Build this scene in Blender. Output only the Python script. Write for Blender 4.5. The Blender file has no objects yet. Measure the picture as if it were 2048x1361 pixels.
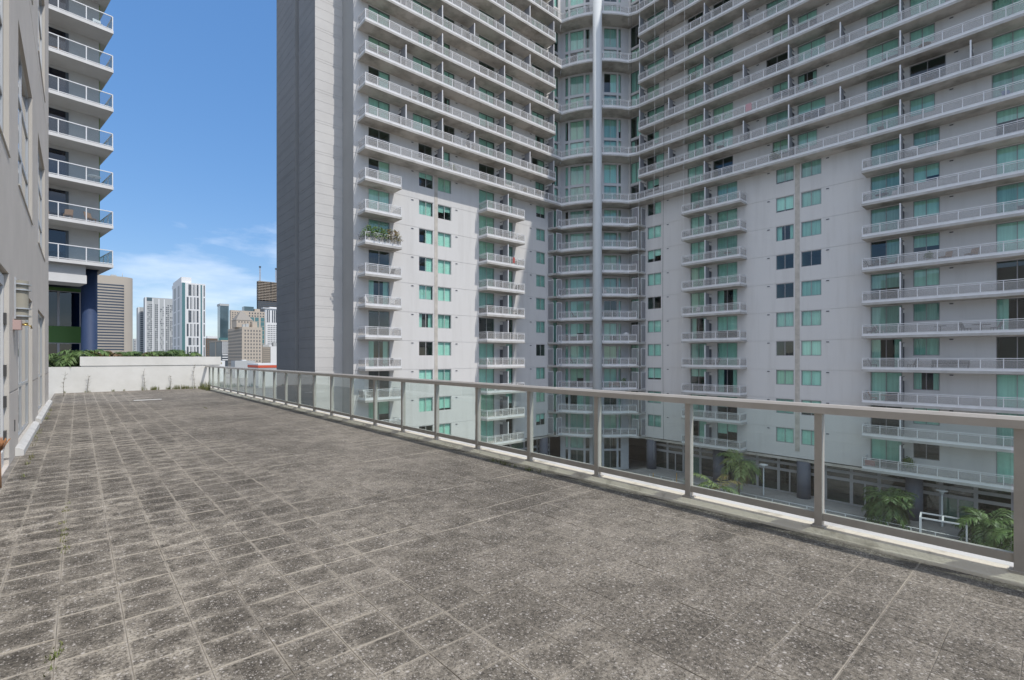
import bpy, math, random
from mathutils import Matrix, Vector
R = random.Random(7)
rad = math.radians
sc = bpy.context.scene
col = sc.collection

# ------------------------------------------------------------------ camera, sky, sun, exposure
EYE = 1.59                      # eye height above the terrace paving (z = 0)
FPX, HOR = 985.0, 715.0         # focal length and horizon row in pixels of the 2048 px wide photograph
TH = math.atan(869.0 / 985.0)   # the terrace runs along +Y; the camera looks 41.4 degrees to its right
SN, CS = math.sin(TH), math.cos(TH)
cam_d = bpy.data.cameras.new('camera')
cam = bpy.data.objects.new('camera', cam_d); col.objects.link(cam)
cam.location = (0, 0, EYE)
cam.rotation_euler = (rad(90), 0, -TH)
cam_d.sensor_width = 36.0
cam_d.lens = 36.0 * FPX / 2048.0
cam_d.shift_y = (HOR - 680.5) / 2048.0
cam_d.clip_start = 0.05
cam_d.clip_end = 9000
sc.camera = cam

SUN_TO = Vector((0.32, -1.0, 1.42)).normalized()      # direction towards the sun
SUN_EL = math.asin(SUN_TO.z)
SUN_AZ = math.atan2(SUN_TO.x, SUN_TO.y)               # clockwise from +Y
world = bpy.data.worlds.new('World'); sc.world = world
world.use_nodes = True
wn, wl = world.node_tree.nodes, world.node_tree.links
wn.clear()
CLOUD_X, CLOUD_Y = 80.738, 95.846  # offset chosen so the bright fill cloud mostly stays outside the view
w_out = wn.new('ShaderNodeOutputWorld'); w_bg = wn.new('ShaderNodeBackground')
sky = wn.new('ShaderNodeTexSky'); sky.sky_type = 'NISHITA'
sky.sun_disc = False
sky.sun_elevation = SUN_EL; sky.sun_rotation = SUN_AZ
sky.altitude = 10; sky.air_density = 1.0; sky.dust_density = 0.3; sky.ozone_density = 8.0
w_bg.inputs['Strength'].default_value = 0.15
# scattered bright cloud over the whole sky, added as neutral fill light, laid out on a flat cloud deck so it thins overhead and crowds the horizon
tc = wn.new('ShaderNodeTexCoord'); sep = wn.new('ShaderNodeSeparateXYZ')
wl.new(tc.outputs['Generated'], sep.inputs[0])
def wmath(op, a, b, clamp=False):
    x = wn.new('ShaderNodeMath'); x.operation = op; x.use_clamp = clamp
    for i, v in enumerate((a, b)):
        if isinstance(v, (int, float)): x.inputs[i].default_value = v
        else: wl.new(v, x.inputs[i])
    return x.outputs[0]
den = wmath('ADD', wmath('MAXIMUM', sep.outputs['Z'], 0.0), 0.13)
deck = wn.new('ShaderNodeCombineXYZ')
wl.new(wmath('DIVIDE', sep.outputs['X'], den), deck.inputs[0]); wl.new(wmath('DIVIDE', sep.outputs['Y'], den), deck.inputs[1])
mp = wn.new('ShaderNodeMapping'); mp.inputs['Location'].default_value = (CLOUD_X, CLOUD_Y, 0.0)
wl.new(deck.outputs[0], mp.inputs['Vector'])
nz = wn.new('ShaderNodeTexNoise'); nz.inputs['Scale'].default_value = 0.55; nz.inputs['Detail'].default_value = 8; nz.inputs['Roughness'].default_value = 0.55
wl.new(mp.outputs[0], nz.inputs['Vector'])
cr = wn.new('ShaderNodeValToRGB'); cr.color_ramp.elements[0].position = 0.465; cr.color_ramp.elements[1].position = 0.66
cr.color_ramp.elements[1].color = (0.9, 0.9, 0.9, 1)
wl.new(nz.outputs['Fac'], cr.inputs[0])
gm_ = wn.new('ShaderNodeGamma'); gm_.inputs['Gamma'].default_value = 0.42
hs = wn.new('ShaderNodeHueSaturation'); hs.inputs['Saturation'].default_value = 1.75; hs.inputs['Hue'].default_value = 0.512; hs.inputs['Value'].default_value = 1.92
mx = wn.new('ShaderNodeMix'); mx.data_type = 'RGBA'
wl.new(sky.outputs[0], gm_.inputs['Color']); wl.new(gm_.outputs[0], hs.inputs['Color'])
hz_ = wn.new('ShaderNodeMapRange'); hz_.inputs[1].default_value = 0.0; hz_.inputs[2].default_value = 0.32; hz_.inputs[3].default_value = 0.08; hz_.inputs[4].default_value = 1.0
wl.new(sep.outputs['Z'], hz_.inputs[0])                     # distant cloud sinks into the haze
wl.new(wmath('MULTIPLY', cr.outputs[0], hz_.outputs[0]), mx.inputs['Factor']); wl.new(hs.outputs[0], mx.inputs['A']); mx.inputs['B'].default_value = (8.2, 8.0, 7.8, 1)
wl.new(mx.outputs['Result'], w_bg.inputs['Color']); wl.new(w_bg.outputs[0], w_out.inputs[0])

sun_d = bpy.data.lights.new('sun', 'SUN'); sun_d.energy = 2.0; sun_d.angle = rad(0.53); sun_d.color = (1.0, 0.955, 0.89)
sun = bpy.data.objects.new('sun', sun_d); col.objects.link(sun)
sun.rotation_euler = SUN_TO.to_track_quat('Z', 'Y').to_euler()
sun.location = (30, -60, 90)
sc.view_settings.view_transform = 'Standard'; sc.view_settings.look = 'None'
sc.view_settings.exposure = 0.5; sc.view_settings.gamma = 1.0
sc.view_settings.use_curve_mapping = False
sc.cycles.use_denoising = True
sc.cycles.max_bounces = 7; sc.cycles.diffuse_bounces = 3; sc.cycles.glossy_bounces = 3
sc.cycles.transparent_max_bounces = 24; sc.cycles.transmission_bounces = 4
sc.cycles.caustics_reflective = False; sc.cycles.caustics_refractive = False

# ------------------------------------------------------------------ materials
MATS = {}
def mat(name, color, rough=0.8, metal=0.0, var=None, vscale=3.0, bump=None, bscale=60.0, spec=0.5, vdetail=4.0, stretch=None, r0=0.36, r1=0.68):
    """principled; var = second colour mixed in by noise"""
    m = bpy.data.materials.new(name); m.use_nodes = True
    n, l = m.node_tree.nodes, m.node_tree.links
    b = n['Principled BSDF']
    b.inputs['Base Color'].default_value = (*color, 1); b.inputs['Roughness'].default_value = rough
    b.inputs['Metallic'].default_value = metal; b.inputs['Specular IOR Level'].default_value = spec
    if var or bump:
        g = n.new('ShaderNodeNewGeometry')
        vec = g.outputs['Position']
        if stretch:
            mpn = n.new('ShaderNodeMapping'); mpn.inputs['Scale'].default_value = stretch
            l.new(vec, mpn.inputs['Vector']); vec = mpn.outputs[0]
    if var:
        t = n.new('ShaderNodeTexNoise'); t.inputs['Scale'].default_value = vscale; t.inputs['Detail'].default_value = vdetail; t.inputs['Roughness'].default_value = 0.62
        l.new(vec, t.inputs['Vector'])
        r = n.new('ShaderNodeValToRGB'); r.color_ramp.elements[0].position = r0; r.color_ramp.elements[1].position = r1
        r.color_ramp.elements[0].color = (*color, 1); r.color_ramp.elements[1].color = (*var, 1)
        l.new(t.outputs['Fac'], r.inputs[0]); l.new(r.outputs[0], b.inputs['Base Color'])
    if bump:
        t2 = n.new('ShaderNodeTexNoise'); t2.inputs['Scale'].default_value = bscale; t2.inputs['Detail'].default_value = 3
        l.new(g.outputs['Position'], t2.inputs['Vector'])
        bp = n.new('ShaderNodeBump'); bp.inputs['Strength'].default_value = bump; bp.inputs['Distance'].default_value = 0.01
        l.new(t2.outputs['Fac'], bp.inputs['Height']); l.new(bp.outputs[0], b.inputs['Normal'])
    MATS[name] = m
    return m

def glass(name, tint, extra=0.0, rough=0.0, ior=1.5, wave=0.0, dust=0.0):
    m = bpy.data.materials.new(name); m.use_nodes = True
    n, l = m.node_tree.nodes, m.node_tree.links
    n.clear()
    o = n.new('ShaderNodeOutputMaterial'); mixs = n.new('ShaderNodeMixShader')
    tr = n.new('ShaderNodeBsdfTransparent'); tr.inputs[0].default_value = (*tint, 1)
    gl = n.new('ShaderNodeBsdfGlossy'); gl.inputs['Roughness'].default_value = rough; gl.inputs[0].default_value = (1, 1, 1, 1)
    fr = n.new('ShaderNodeFresnel'); fr.inputs[0].default_value = ior
    ad = n.new('ShaderNodeMath'); ad.operation = 'ADD'; ad.inputs[1].default_value = extra; ad.use_clamp = True
    gb = n.new('ShaderNodeNewGeometry'); fm_ = n.new('ShaderNodeMath'); fm_.operation = 'SUBTRACT'; fm_.inputs[0].default_value = 1.0
    mf = n.new('ShaderNodeMath'); mf.operation = 'MULTIPLY'
    l.new(gb.outputs['Backfacing'], fm_.inputs[1])
    l.new(fr.outputs[0], ad.inputs[0]); l.new(ad.outputs[0], mf.inputs[0]); l.new(fm_.outputs[0], mf.inputs[1]); l.new(mf.outputs[0], mixs.inputs[0])
    l.new(tr.outputs[0], mixs.inputs[1]); l.new(gl.outputs[0], mixs.inputs[2]); l.new(mixs.outputs[0], o.inputs[0])
    if dust:
        df = n.new('ShaderNodeBsdfDiffuse'); df.inputs[0].default_value = (0.75, 0.75, 0.72, 1); m2 = n.new('ShaderNodeMixShader')
        gd = n.new('ShaderNodeNewGeometry'); td = n.new('ShaderNodeTexNoise'); td.inputs['Scale'].default_value = 2.2; td.inputs['Detail'].default_value = 7
        mpd = n.new('ShaderNodeMapping'); mpd.inputs['Scale'].default_value = (1, 0.5, 2.2); l.new(gd.outputs['Position'], mpd.inputs['Vector']); l.new(mpd.outputs[0], td.inputs['Vector'])
        rd = n.new('ShaderNodeMapRange'); rd.inputs[1].default_value = 0.35; rd.inputs[2].default_value = 0.75; rd.inputs[3].default_value = dust * 0.4; rd.inputs[4].default_value = dust * 1.8
        l.new(td.outputs['Fac'], rd.inputs[0]); l.new(rd.outputs[0], m2.inputs[0]); l.new(mixs.outputs[0], m2.inputs[1]); l.new(df.outputs[0], m2.inputs[2]); l.new(m2.outputs[0], o.inputs[0])
    if wave:
        g = n.new('ShaderNodeNewGeometry'); t = n.new('ShaderNodeTexNoise'); t.inputs['Scale'].default_value = 0.9; t.inputs['Detail'].default_value = 1
        l.new(g.outputs['Position'], t.inputs['Vector'])
        bp = n.new('ShaderNodeBump'); bp.inputs['Strength'].default_value = wave; bp.inputs['Distance'].default_value = 0.02
        l.new(t.outputs['Fac'], bp.inputs['Height']); l.new(bp.outputs[0], gl.inputs['Normal'])
    MATS[name] = m
    return m

def screen_mesh(name, color, open_):
    """woven wire / perforated infill: too fine to model, so partly see-through"""
    m = bpy.data.materials.new(name); m.use_nodes = True
    n, l = m.node_tree.nodes, m.node_tree.links
    b = n['Principled BSDF']; b.inputs['Base Color'].default_value = (*color, 1); b.inputs['Roughness'].default_value = 0.6
    b.inputs['Alpha'].default_value = 1 - open_
    MATS[name] = m
    return m

mat('tower_paint', (0.665, 0.652, 0.635), 0.85, var=(0.60, 0.585, 0.565), vscale=1.3, bump=0.15, bscale=30, stretch=(1, 1, 0.10), vdetail=6.0, r0=0.48, r1=0.78)
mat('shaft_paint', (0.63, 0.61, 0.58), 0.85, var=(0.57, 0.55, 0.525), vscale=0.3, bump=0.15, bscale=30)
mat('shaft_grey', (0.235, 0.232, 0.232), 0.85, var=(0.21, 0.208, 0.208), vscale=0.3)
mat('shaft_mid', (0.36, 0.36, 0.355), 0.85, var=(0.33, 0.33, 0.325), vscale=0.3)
mat('column_grey', (0.60, 0.63, 0.64), 0.75, var=(0.55, 0.58, 0.59), vscale=0.8, stretch=(1, 1, 0.1))
mat('bay_panel', (0.66, 0.66, 0.665), 0.6, var=(0.60, 0.60, 0.61), vscale=0.6)
mat('slab_concrete', (0.58, 0.54, 0.485), 0.9, var=(0.20, 0.18, 0.15), vscale=0.42, bump=0.3, bscale=14, vdetail=9.0, r0=0.44, r1=0.74)
mat('slab_edge', (0.50, 0.49, 0.47), 0.9, var=(0.38, 0.365, 0.34), vscale=1.1, vdetail=6.0)
mat('rail_white', (0.78, 0.78, 0.79), 0.5, var=(0.70, 0.70, 0.70), vscale=1.5)
mat('divider_grey', (0.30, 0.30, 0.32), 0.7)
mat('divider_dark', (0.11, 0.115, 0.13), 0.7)
mat('frame_grey', (0.36, 0.35, 0.36), 0.5)
mat('frame_dark', (0.20, 0.21, 0.21), 0.4)
mat('frame_pale', (0.52, 0.51, 0.50), 0.5)
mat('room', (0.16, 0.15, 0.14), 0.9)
mat('blind', (0.89, 0.89, 0.87), 0.9, var=(0.78, 0.78, 0.76), vscale=5, stretch=(1, 1, 0.03), r0=0.42, r1=0.62)
mat('blind_cream', (0.80, 0.76, 0.66), 0.9, var=(0.70, 0.66, 0.57), vscale=7, stretch=(1, 1, 0.03), r0=0.4, r1=0.6)
mat('blind_grey', (0.58, 0.60, 0.60), 0.9, var=(0.46, 0.48, 0.48), vscale=9, stretch=(1, 1, 0.03), r0=0.4, r1=0.6)
mat('curtain', (0.66, 0.68, 0.66), 0.9)
mat('strip_concrete', (0.58, 0.54, 0.48), 0.95, var=(0.44, 0.41, 0.365), vscale=1.6, bump=0.4, bscale=12)
mat('vent_dark', (0.05, 0.05, 0.055), 0.7)
mat('vent_white', (0.62, 0.62, 0.63), 0.7)
glass('tower_glass', (0.815, 0.972, 0.928), extra=0.04, wave=0.04)
glass('store_glass', (0.52, 0.66, 0.62), extra=0.05, wave=0.03)
glass('rail_glass', (0.90, 0.955, 0.935), extra=0.02, ior=1.52, dust=0.012)
glass('left_glass', (0.42, 0.52, 0.54), extra=0.12)
glass('balcony_glass', (0.78, 0.83, 0.85), extra=0.02)
glass('blue_glass', (0.20, 0.34, 0.52), extra=0.03)
screen_mesh('mesh_panel', (0.48, 0.47, 0.455), 0.70)
mat('rail_bronze', (0.46, 0.43, 0.385), 0.5, metal=0.1, var=(0.52, 0.49, 0.44), vscale=6)
mat('rail_top_metal', (0.54, 0.505, 0.45), 0.48, metal=0.1, var=(0.60, 0.565, 0.51), vscale=4)
mat('curb', (0.74, 0.68, 0.55), 0.9, var=(0.30, 0.265, 0.20), vscale=3.2, bump=0.5, bscale=40, vdetail=9, r0=0.53, r1=0.74)
mat('curb_white', (0.66, 0.65, 0.62), 0.85, var=(0.44, 0.425, 0.39), vscale=3, vdetail=8, r0=0.5, r1=0.8)
mat('joint_sand', (0.33, 0.30, 0.26), 0.95, var=(0.16, 0.145, 0.125), vscale=4)
mat('parapet_white', (0.78, 0.77, 0.735), 0.9, var=(0.70, 0.69, 0.65), vscale=1.3, bump=0.25, bscale=25)
mat('stucco_left', (0.66, 0.605, 0.545), 0.95, var=(0.60, 0.55, 0.495), vscale=0.8, bump=0.5, bscale=90)
mat('stucco_cream', (0.60, 0.565, 0.51), 0.95, bump=0.5, bscale=90)
mat('alu', (0.55, 0.56, 0.56), 0.4, metal=0.5)
mat('sconce_tan', (0.36, 0.335, 0.27), 0.6)
mat('pinkish', (0.50, 0.36, 0.33), 0.8)
mat('brass', (0.55, 0.40, 0.14), 0.35, metal=0.9)
mat('hinge_dark', (0.12, 0.115, 0.11), 0.5, metal=0.5)
mat('straw', (0.42, 0.21, 0.10), 0.9)
mat('white_wall', (0.72, 0.71, 0.69), 0.9, var=(0.64, 0.63, 0.61), vscale=0.8)
mat('wall_b', (0.50, 0.49, 0.47), 0.9, var=(0.45, 0.44, 0.42), vscale=0.7)
mat('blue_paint', (0.026, 0.050, 0.118), 0.65, var=(0.032, 0.060, 0.135), vscale=1.2)
mat('green_paint', (0.075, 0.17, 0.035), 0.6)
mat('lime_paint', (0.26, 0.36, 0.12), 0.7)
mat('column_blue', (0.12, 0.13, 0.165), 0.7)
mat('ground', (0.24, 0.23, 0.215), 0.95, var=(0.16, 0.16, 0.15), vscale=0.12)
mat('paving_grey', (0.38, 0.37, 0.36), 0.95, var=(0.31, 0.30, 0.295), vscale=0.6)
mat('leaf_a', (0.085, 0.16, 0.04), 0.55, var=(0.14, 0.21, 0.06), vscale=2.5)
mat('leaf_b', (0.05, 0.10, 0.03), 0.5, var=(0.10, 0.155, 0.04), vscale=2.0)
mat('leaf_y', (0.16, 0.17, 0.05), 0.6, var=(0.22, 0.13, 0.05), vscale=1.4)
mat('leaf_p', (0.15, 0.22, 0.065), 0.55, var=(0.22, 0.27, 0.09), vscale=2.5)
mat('leaf_red', (0.17, 0.09, 0.045), 0.6, var=(0.10, 0.12, 0.04), vscale=2.5)
mat('bark', (0.20, 0.175, 0.14), 0.95, var=(0.13, 0.11, 0.09), vscale=8)
mat('weed', (0.14, 0.17, 0.05), 0.8, var=(0.24, 0.22, 0.10), vscale=5)
mat('weed_dry', (0.20, 0.18, 0.13), 0.9)
mat('lamp_metal', (0.60, 0.63, 0.64), 0.5)
mat('bamboo', (0.45, 0.27, 0.09), 0.8)
mat('rope_white', (0.65, 0.65, 0.63), 0.9)
mat('rope_black', (0.04, 0.04, 0.045), 0.9)
mat('dark_furn', (0.05, 0.045, 0.045), 0.6)
mat('white_furn', (0.70, 0.70, 0.70), 0.6)
mat('wood_furn', (0.30, 0.17, 0.09), 0.7)
mat('red_cloth', (0.42, 0.09, 0.08), 0.9)
mat('pink_cloth', (0.55, 0.33, 0.35), 0.9)
mat('yellow_cloth', (0.55, 0.42, 0.10), 0.9)
mat('blue_cloth', (0.14, 0.20, 0.36), 0.9)
# city
mat('c_beige', (0.47, 0.415, 0.345), 0.9, var=(0.42, 0.37, 0.31), vscale=0.03)
mat('c_tan', (0.50, 0.43, 0.35), 0.9)
mat('c_white', (0.74, 0.74, 0.73), 0.8)
mat('c_grey', (0.46, 0.47, 0.46), 0.9)
mat('c_dark', (0.07, 0.085, 0.10), 0.4)
mat('c_band', (0.06, 0.075, 0.10), 0.35)
mat('c_brown', (0.16, 0.115, 0.085), 0.9)
mat('c_deep', (0.045, 0.035, 0.03), 0.9)
mat('c_roof', (0.30, 0.275, 0.24), 0.9)
mat('c_red', (0.62, 0.10, 0.045), 0.7)
mat('c_crane', (0.45, 0.38, 0.32), 0.7)
m = mat('c_glass', (0.05, 0.085, 0.10), 0.08, metal=0.0, var=(0.08, 0.13, 0.15), vscale=0.06)
m.node_tree.nodes['Principled BSDF'].inputs['Specular IOR Level'].default_value = 1.0
mat('c_teal', (0.09, 0.20, 0.21), 0.15)

# ---- paving: dark weathered pavers, sand washed out of the joints, pale lichen flecks
TILE, TX0, TY0 = 0.302, -0.092, 3.186
def paver_material():
    m = bpy.data.materials.new('paver'); m.use_nodes = True
    n, l = m.node_tree.nodes, m.node_tree.links
    b = n['Principled BSDF']; b.inputs['Roughness'].default_value = 0.92; b.inputs['Specular IOR Level'].default_value = 0.25
    g = n.new('ShaderNodeNewGeometry'); pos = g.outputs['Position']
    def math_(op, a, bb=None, clamp=False):
        x = n.new('ShaderNodeMath'); x.operation = op; x.use_clamp = clamp
        for i, v in enumerate((a, bb)):
            if v is None: continue
            if isinstance(v, (int, float)): x.inputs[i].default_value = v
            else: l.new(v, x.inputs[i])
        return x.outputs[0]
    def noise(scale, detail=3, rough=0.55, vec=pos):
        t = n.new('ShaderNodeTexNoise'); t.inputs['Scale'].default_value = scale; t.inputs['Detail'].default_value = detail; t.inputs['Roughness'].default_value = rough
        l.new(vec, t.inputs['Vector']); return t.outputs['Fac']
    def ramp(v, a, bb, ca=0.0, cb=1.0):
        r = n.new('ShaderNodeMapRange'); r.clamp = True
        r.inputs[1].default_value = a; r.inputs[2].default_value = bb; r.inputs[3].default_value = ca; r.inputs[4].default_value = cb
        r.interpolation_type = 'SMOOTHSTEP'
        l.new(v, r.inputs[0]); return r.outputs[0]
    def mixc(f, a, bb):
        x = n.new('ShaderNodeMix'); x.data_type = 'RGBA'
        if isinstance(f, (int, float)): x.inputs['Factor'].default_value = f
        else: l.new(f, x.inputs['Factor'])
        for k, v in (('A', a), ('B', bb)):
            if isinstance(v, tuple): x.inputs[k].default_value = (*v, 1)
            else: l.new(v, x.inputs[k])
        return x.outputs['Result']
    s = n.new('ShaderNodeSeparateXYZ'); l.new(pos, s.inputs[0])
    tx = math_('DIVIDE', math_('SUBTRACT', s.outputs[0], TX0), TILE); ty = math_('DIVIDE', math_('SUBTRACT', s.outputs[1], TY0), TILE)
    fx, fy = math_('FRACT', tx), math_('FRACT', ty)
    ex = math_('MINIMUM', fx, math_('SUBTRACT', 1.0, fx)); ey = math_('MINIMUM', fy, math_('SUBTRACT', 1.0, fy))
    edge = math_('MULTIPLY', math_('MINIMUM', ex, ey), TILE)
    cv = n.new('ShaderNodeCombineXYZ'); l.new(math_('FLOOR', tx), cv.inputs[0]); l.new(math_('FLOOR', ty), cv.inputs[1])
    wnz = n.new('ShaderNodeTexWhiteNoise'); wnz.noise_dimensions = '2D'; l.new(cv.outputs[0], wnz.inputs['Vector'])
    tone = ramp(wnz.outputs['Value'], 0, 1, 0.88, 1.08)
    big = noise(0.55, 4, 0.6); mid = noise(3.2, 5, 0.65); fine = noise(60, 4, 0.7); grit = noise(170, 3, 0.7)
    # washed sand: wide on the wall side, thin hairlines towards the railing
    med = noise(8.0, 5, 0.65)
    sidew = math_('MULTIPLY', ramp(s.outputs[0], 0.5, 3.2, 1.0, 0.16), ramp(big, 0.34, 0.6, 0.5, 1.0))
    def line_rand(t):
        w1 = n.new('ShaderNodeTexWhiteNoise'); w1.noise_dimensions = '1D'; l.new(math_('FLOOR', math_('ADD', t, 0.5)), w1.inputs['W']); return w1.outputs['Value']
    sidec = ramp(s.outputs[0], 0.8, 2.8, 1.0, 0.0)
    def core_of(e, t, seg):
        k = math_('MAXIMUM', math_('MULTIPLY', sidec, 0.95), ramp(line_rand(t), 0.50, 0.85, 0.10, 1.0))
        return math_('MULTIPLY', math_('MULTIPLY', math_('SUBTRACT', 1.15, math_('DIVIDE', math_('MULTIPLY', e, TILE), math_('ADD', 0.0085, math_('MULTIPLY', math_('MULTIPLY', sidec, ramp(med, 0.35, 0.6)), 0.013))), True), k), ramp(seg, 0.34, 0.54, 0.3, 0.95))
    brk = noise(1.9, 4, 0.6)
    core = math_('MAXIMUM', core_of(ex, tx, brk), core_of(ey, ty, brk))
    core = math_('MULTIPLY', core, ramp(fine, 0.34, 0.50, 0.5, 1.0))
    hw = math_('ADD', 0.03, math_('MULTIPLY', ramp(noise(2.1, 5, 0.7), 0.32, 0.62), 0.16))
    hf = math_('SUBTRACT', 1.0, math_('DIVIDE', edge, hw), True)
    uneven = math_('MULTIPLY', ramp(wnz.outputs['Value'], 0.0, 0.8, 0.55, 1.0), ramp(mid, 0.34, 0.54, 0.35, 1.0))
    halo = math_('MULTIPLY', math_('MULTIPLY', sidew, math_('POWER', hf, 0.8)), math_('MULTIPLY', math_('MULTIPLY', ramp(med, 0.34, 0.56), uneven), ramp(fine, 0.40, 0.58, 0.12, 1.0)))
    sand = math_('MAXIMUM', math_('MULTIPLY', core, 0.85), math_('MULTIPLY', halo, 1.0))
    patch = math_('MULTIPLY', ramp(math_('ADD', math_('MULTIPLY', big, 0.55), math_('MULTIPLY', med, 0.5)), 0.50, 0.64), math_('MULTIPLY', ramp(fine, 0.38, 0.60), 0.7))
    grain = noise(38, 5, 0.75)
    base = mixc(ramp(grain, 0.38, 0.62), (0.066, 0.058, 0.048), (0.222, 0.195, 0.158))
    base = mixc(ramp(grit, 0.50, 0.66, 0.0, 0.7), base, (0.37, 0.335, 0.285))
    tn = n.new('ShaderNodeMix'); tn.data_type = 'RGBA'; tn.blend_type = 'MULTIPLY'; tn.inputs['Factor'].default_value = 1
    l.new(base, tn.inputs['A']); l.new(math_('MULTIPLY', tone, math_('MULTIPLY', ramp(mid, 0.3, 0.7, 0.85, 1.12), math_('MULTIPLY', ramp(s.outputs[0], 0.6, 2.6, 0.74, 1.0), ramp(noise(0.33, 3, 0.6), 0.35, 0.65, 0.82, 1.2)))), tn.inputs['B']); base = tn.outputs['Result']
    base = mixc(patch, base, (0.35, 0.312, 0.255))
    base = mixc(sand, base, (0.54, 0.485, 0.40))
    # lichen flecks
    for scale, lo, hi, thr, colr in ((30, 0.30, 0.14, 0.24, (0.62, 0.58, 0.53)), (52, 0.34, 0.18, 0.34, (0.54, 0.50, 0.45)), (95, 0.42, 0.22, 0.36, (0.48, 0.44, 0.395))):
        mpn = n.new('ShaderNodeMapping'); mpn.inputs['Scale'].default_value = (1.0, 0.75, 1.0)
        wob = n.new('ShaderNodeVectorMath'); wob.operation = 'ADD'
        tn2 = n.new('ShaderNodeTexNoise'); tn2.inputs['Scale'].default_value = scale * 1.5; l.new(pos, tn2.inputs['Vector'])
        sc2 = n.new('ShaderNodeVectorMath'); sc2.operation = 'SCALE'; sc2.inputs['Scale'].default_value = 0.6 / scale
        l.new(tn2.outputs['Color'], sc2.inputs[0]); l.new(pos, wob.inputs[0]); l.new(sc2.outputs[0], wob.inputs[1])
        l.new(wob.outputs[0], mpn.inputs['Vector'])
        vo = n.new('ShaderNodeTexVoronoi'); vo.inputs['Scale'].default_value = scale; l.new(mpn.outputs[0], vo.inputs['Vector'])
        sv = n.new('ShaderNodeSeparateColor'); l.new(vo.outputs['Color'], sv.inputs[0])
        pick = ramp(math_('ADD', sv.outputs[0], math_('MULTIPLY', math_('SUBTRACT', mid, 0.5), 0.9)), 1 - thr, 1 - thr + 0.05)
        spot = math_('MULTIPLY', ramp(vo.outputs['Distance'], hi, lo, 1.0, 0.0), pick)
        base = mixc(math_('MULTIPLY', spot, 0.7), base, colr)
    # blotchy darker band along the kerb
    kerb_band = math_('MULTIPLY', ramp(s.outputs[0], 4.55, 4.85), ramp(noise(2.3, 4, 0.6), 0.36, 0.6))
    base = mixc(math_('MULTIPLY', kerb_band, 0.55), base, (0.045, 0.043, 0.036))
    l.new(base, b.inputs['Base Color'])
    bp = n.new('ShaderNodeBump'); bp.inputs['Strength'].default_value = 0.35; bp.inputs['Distance'].default_value = 0.004
    l.new(fine, bp.inputs['Height']); l.new(bp.outputs[0], b.inputs['Normal'])
    MATS['paver'] = m
paver_material()

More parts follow.
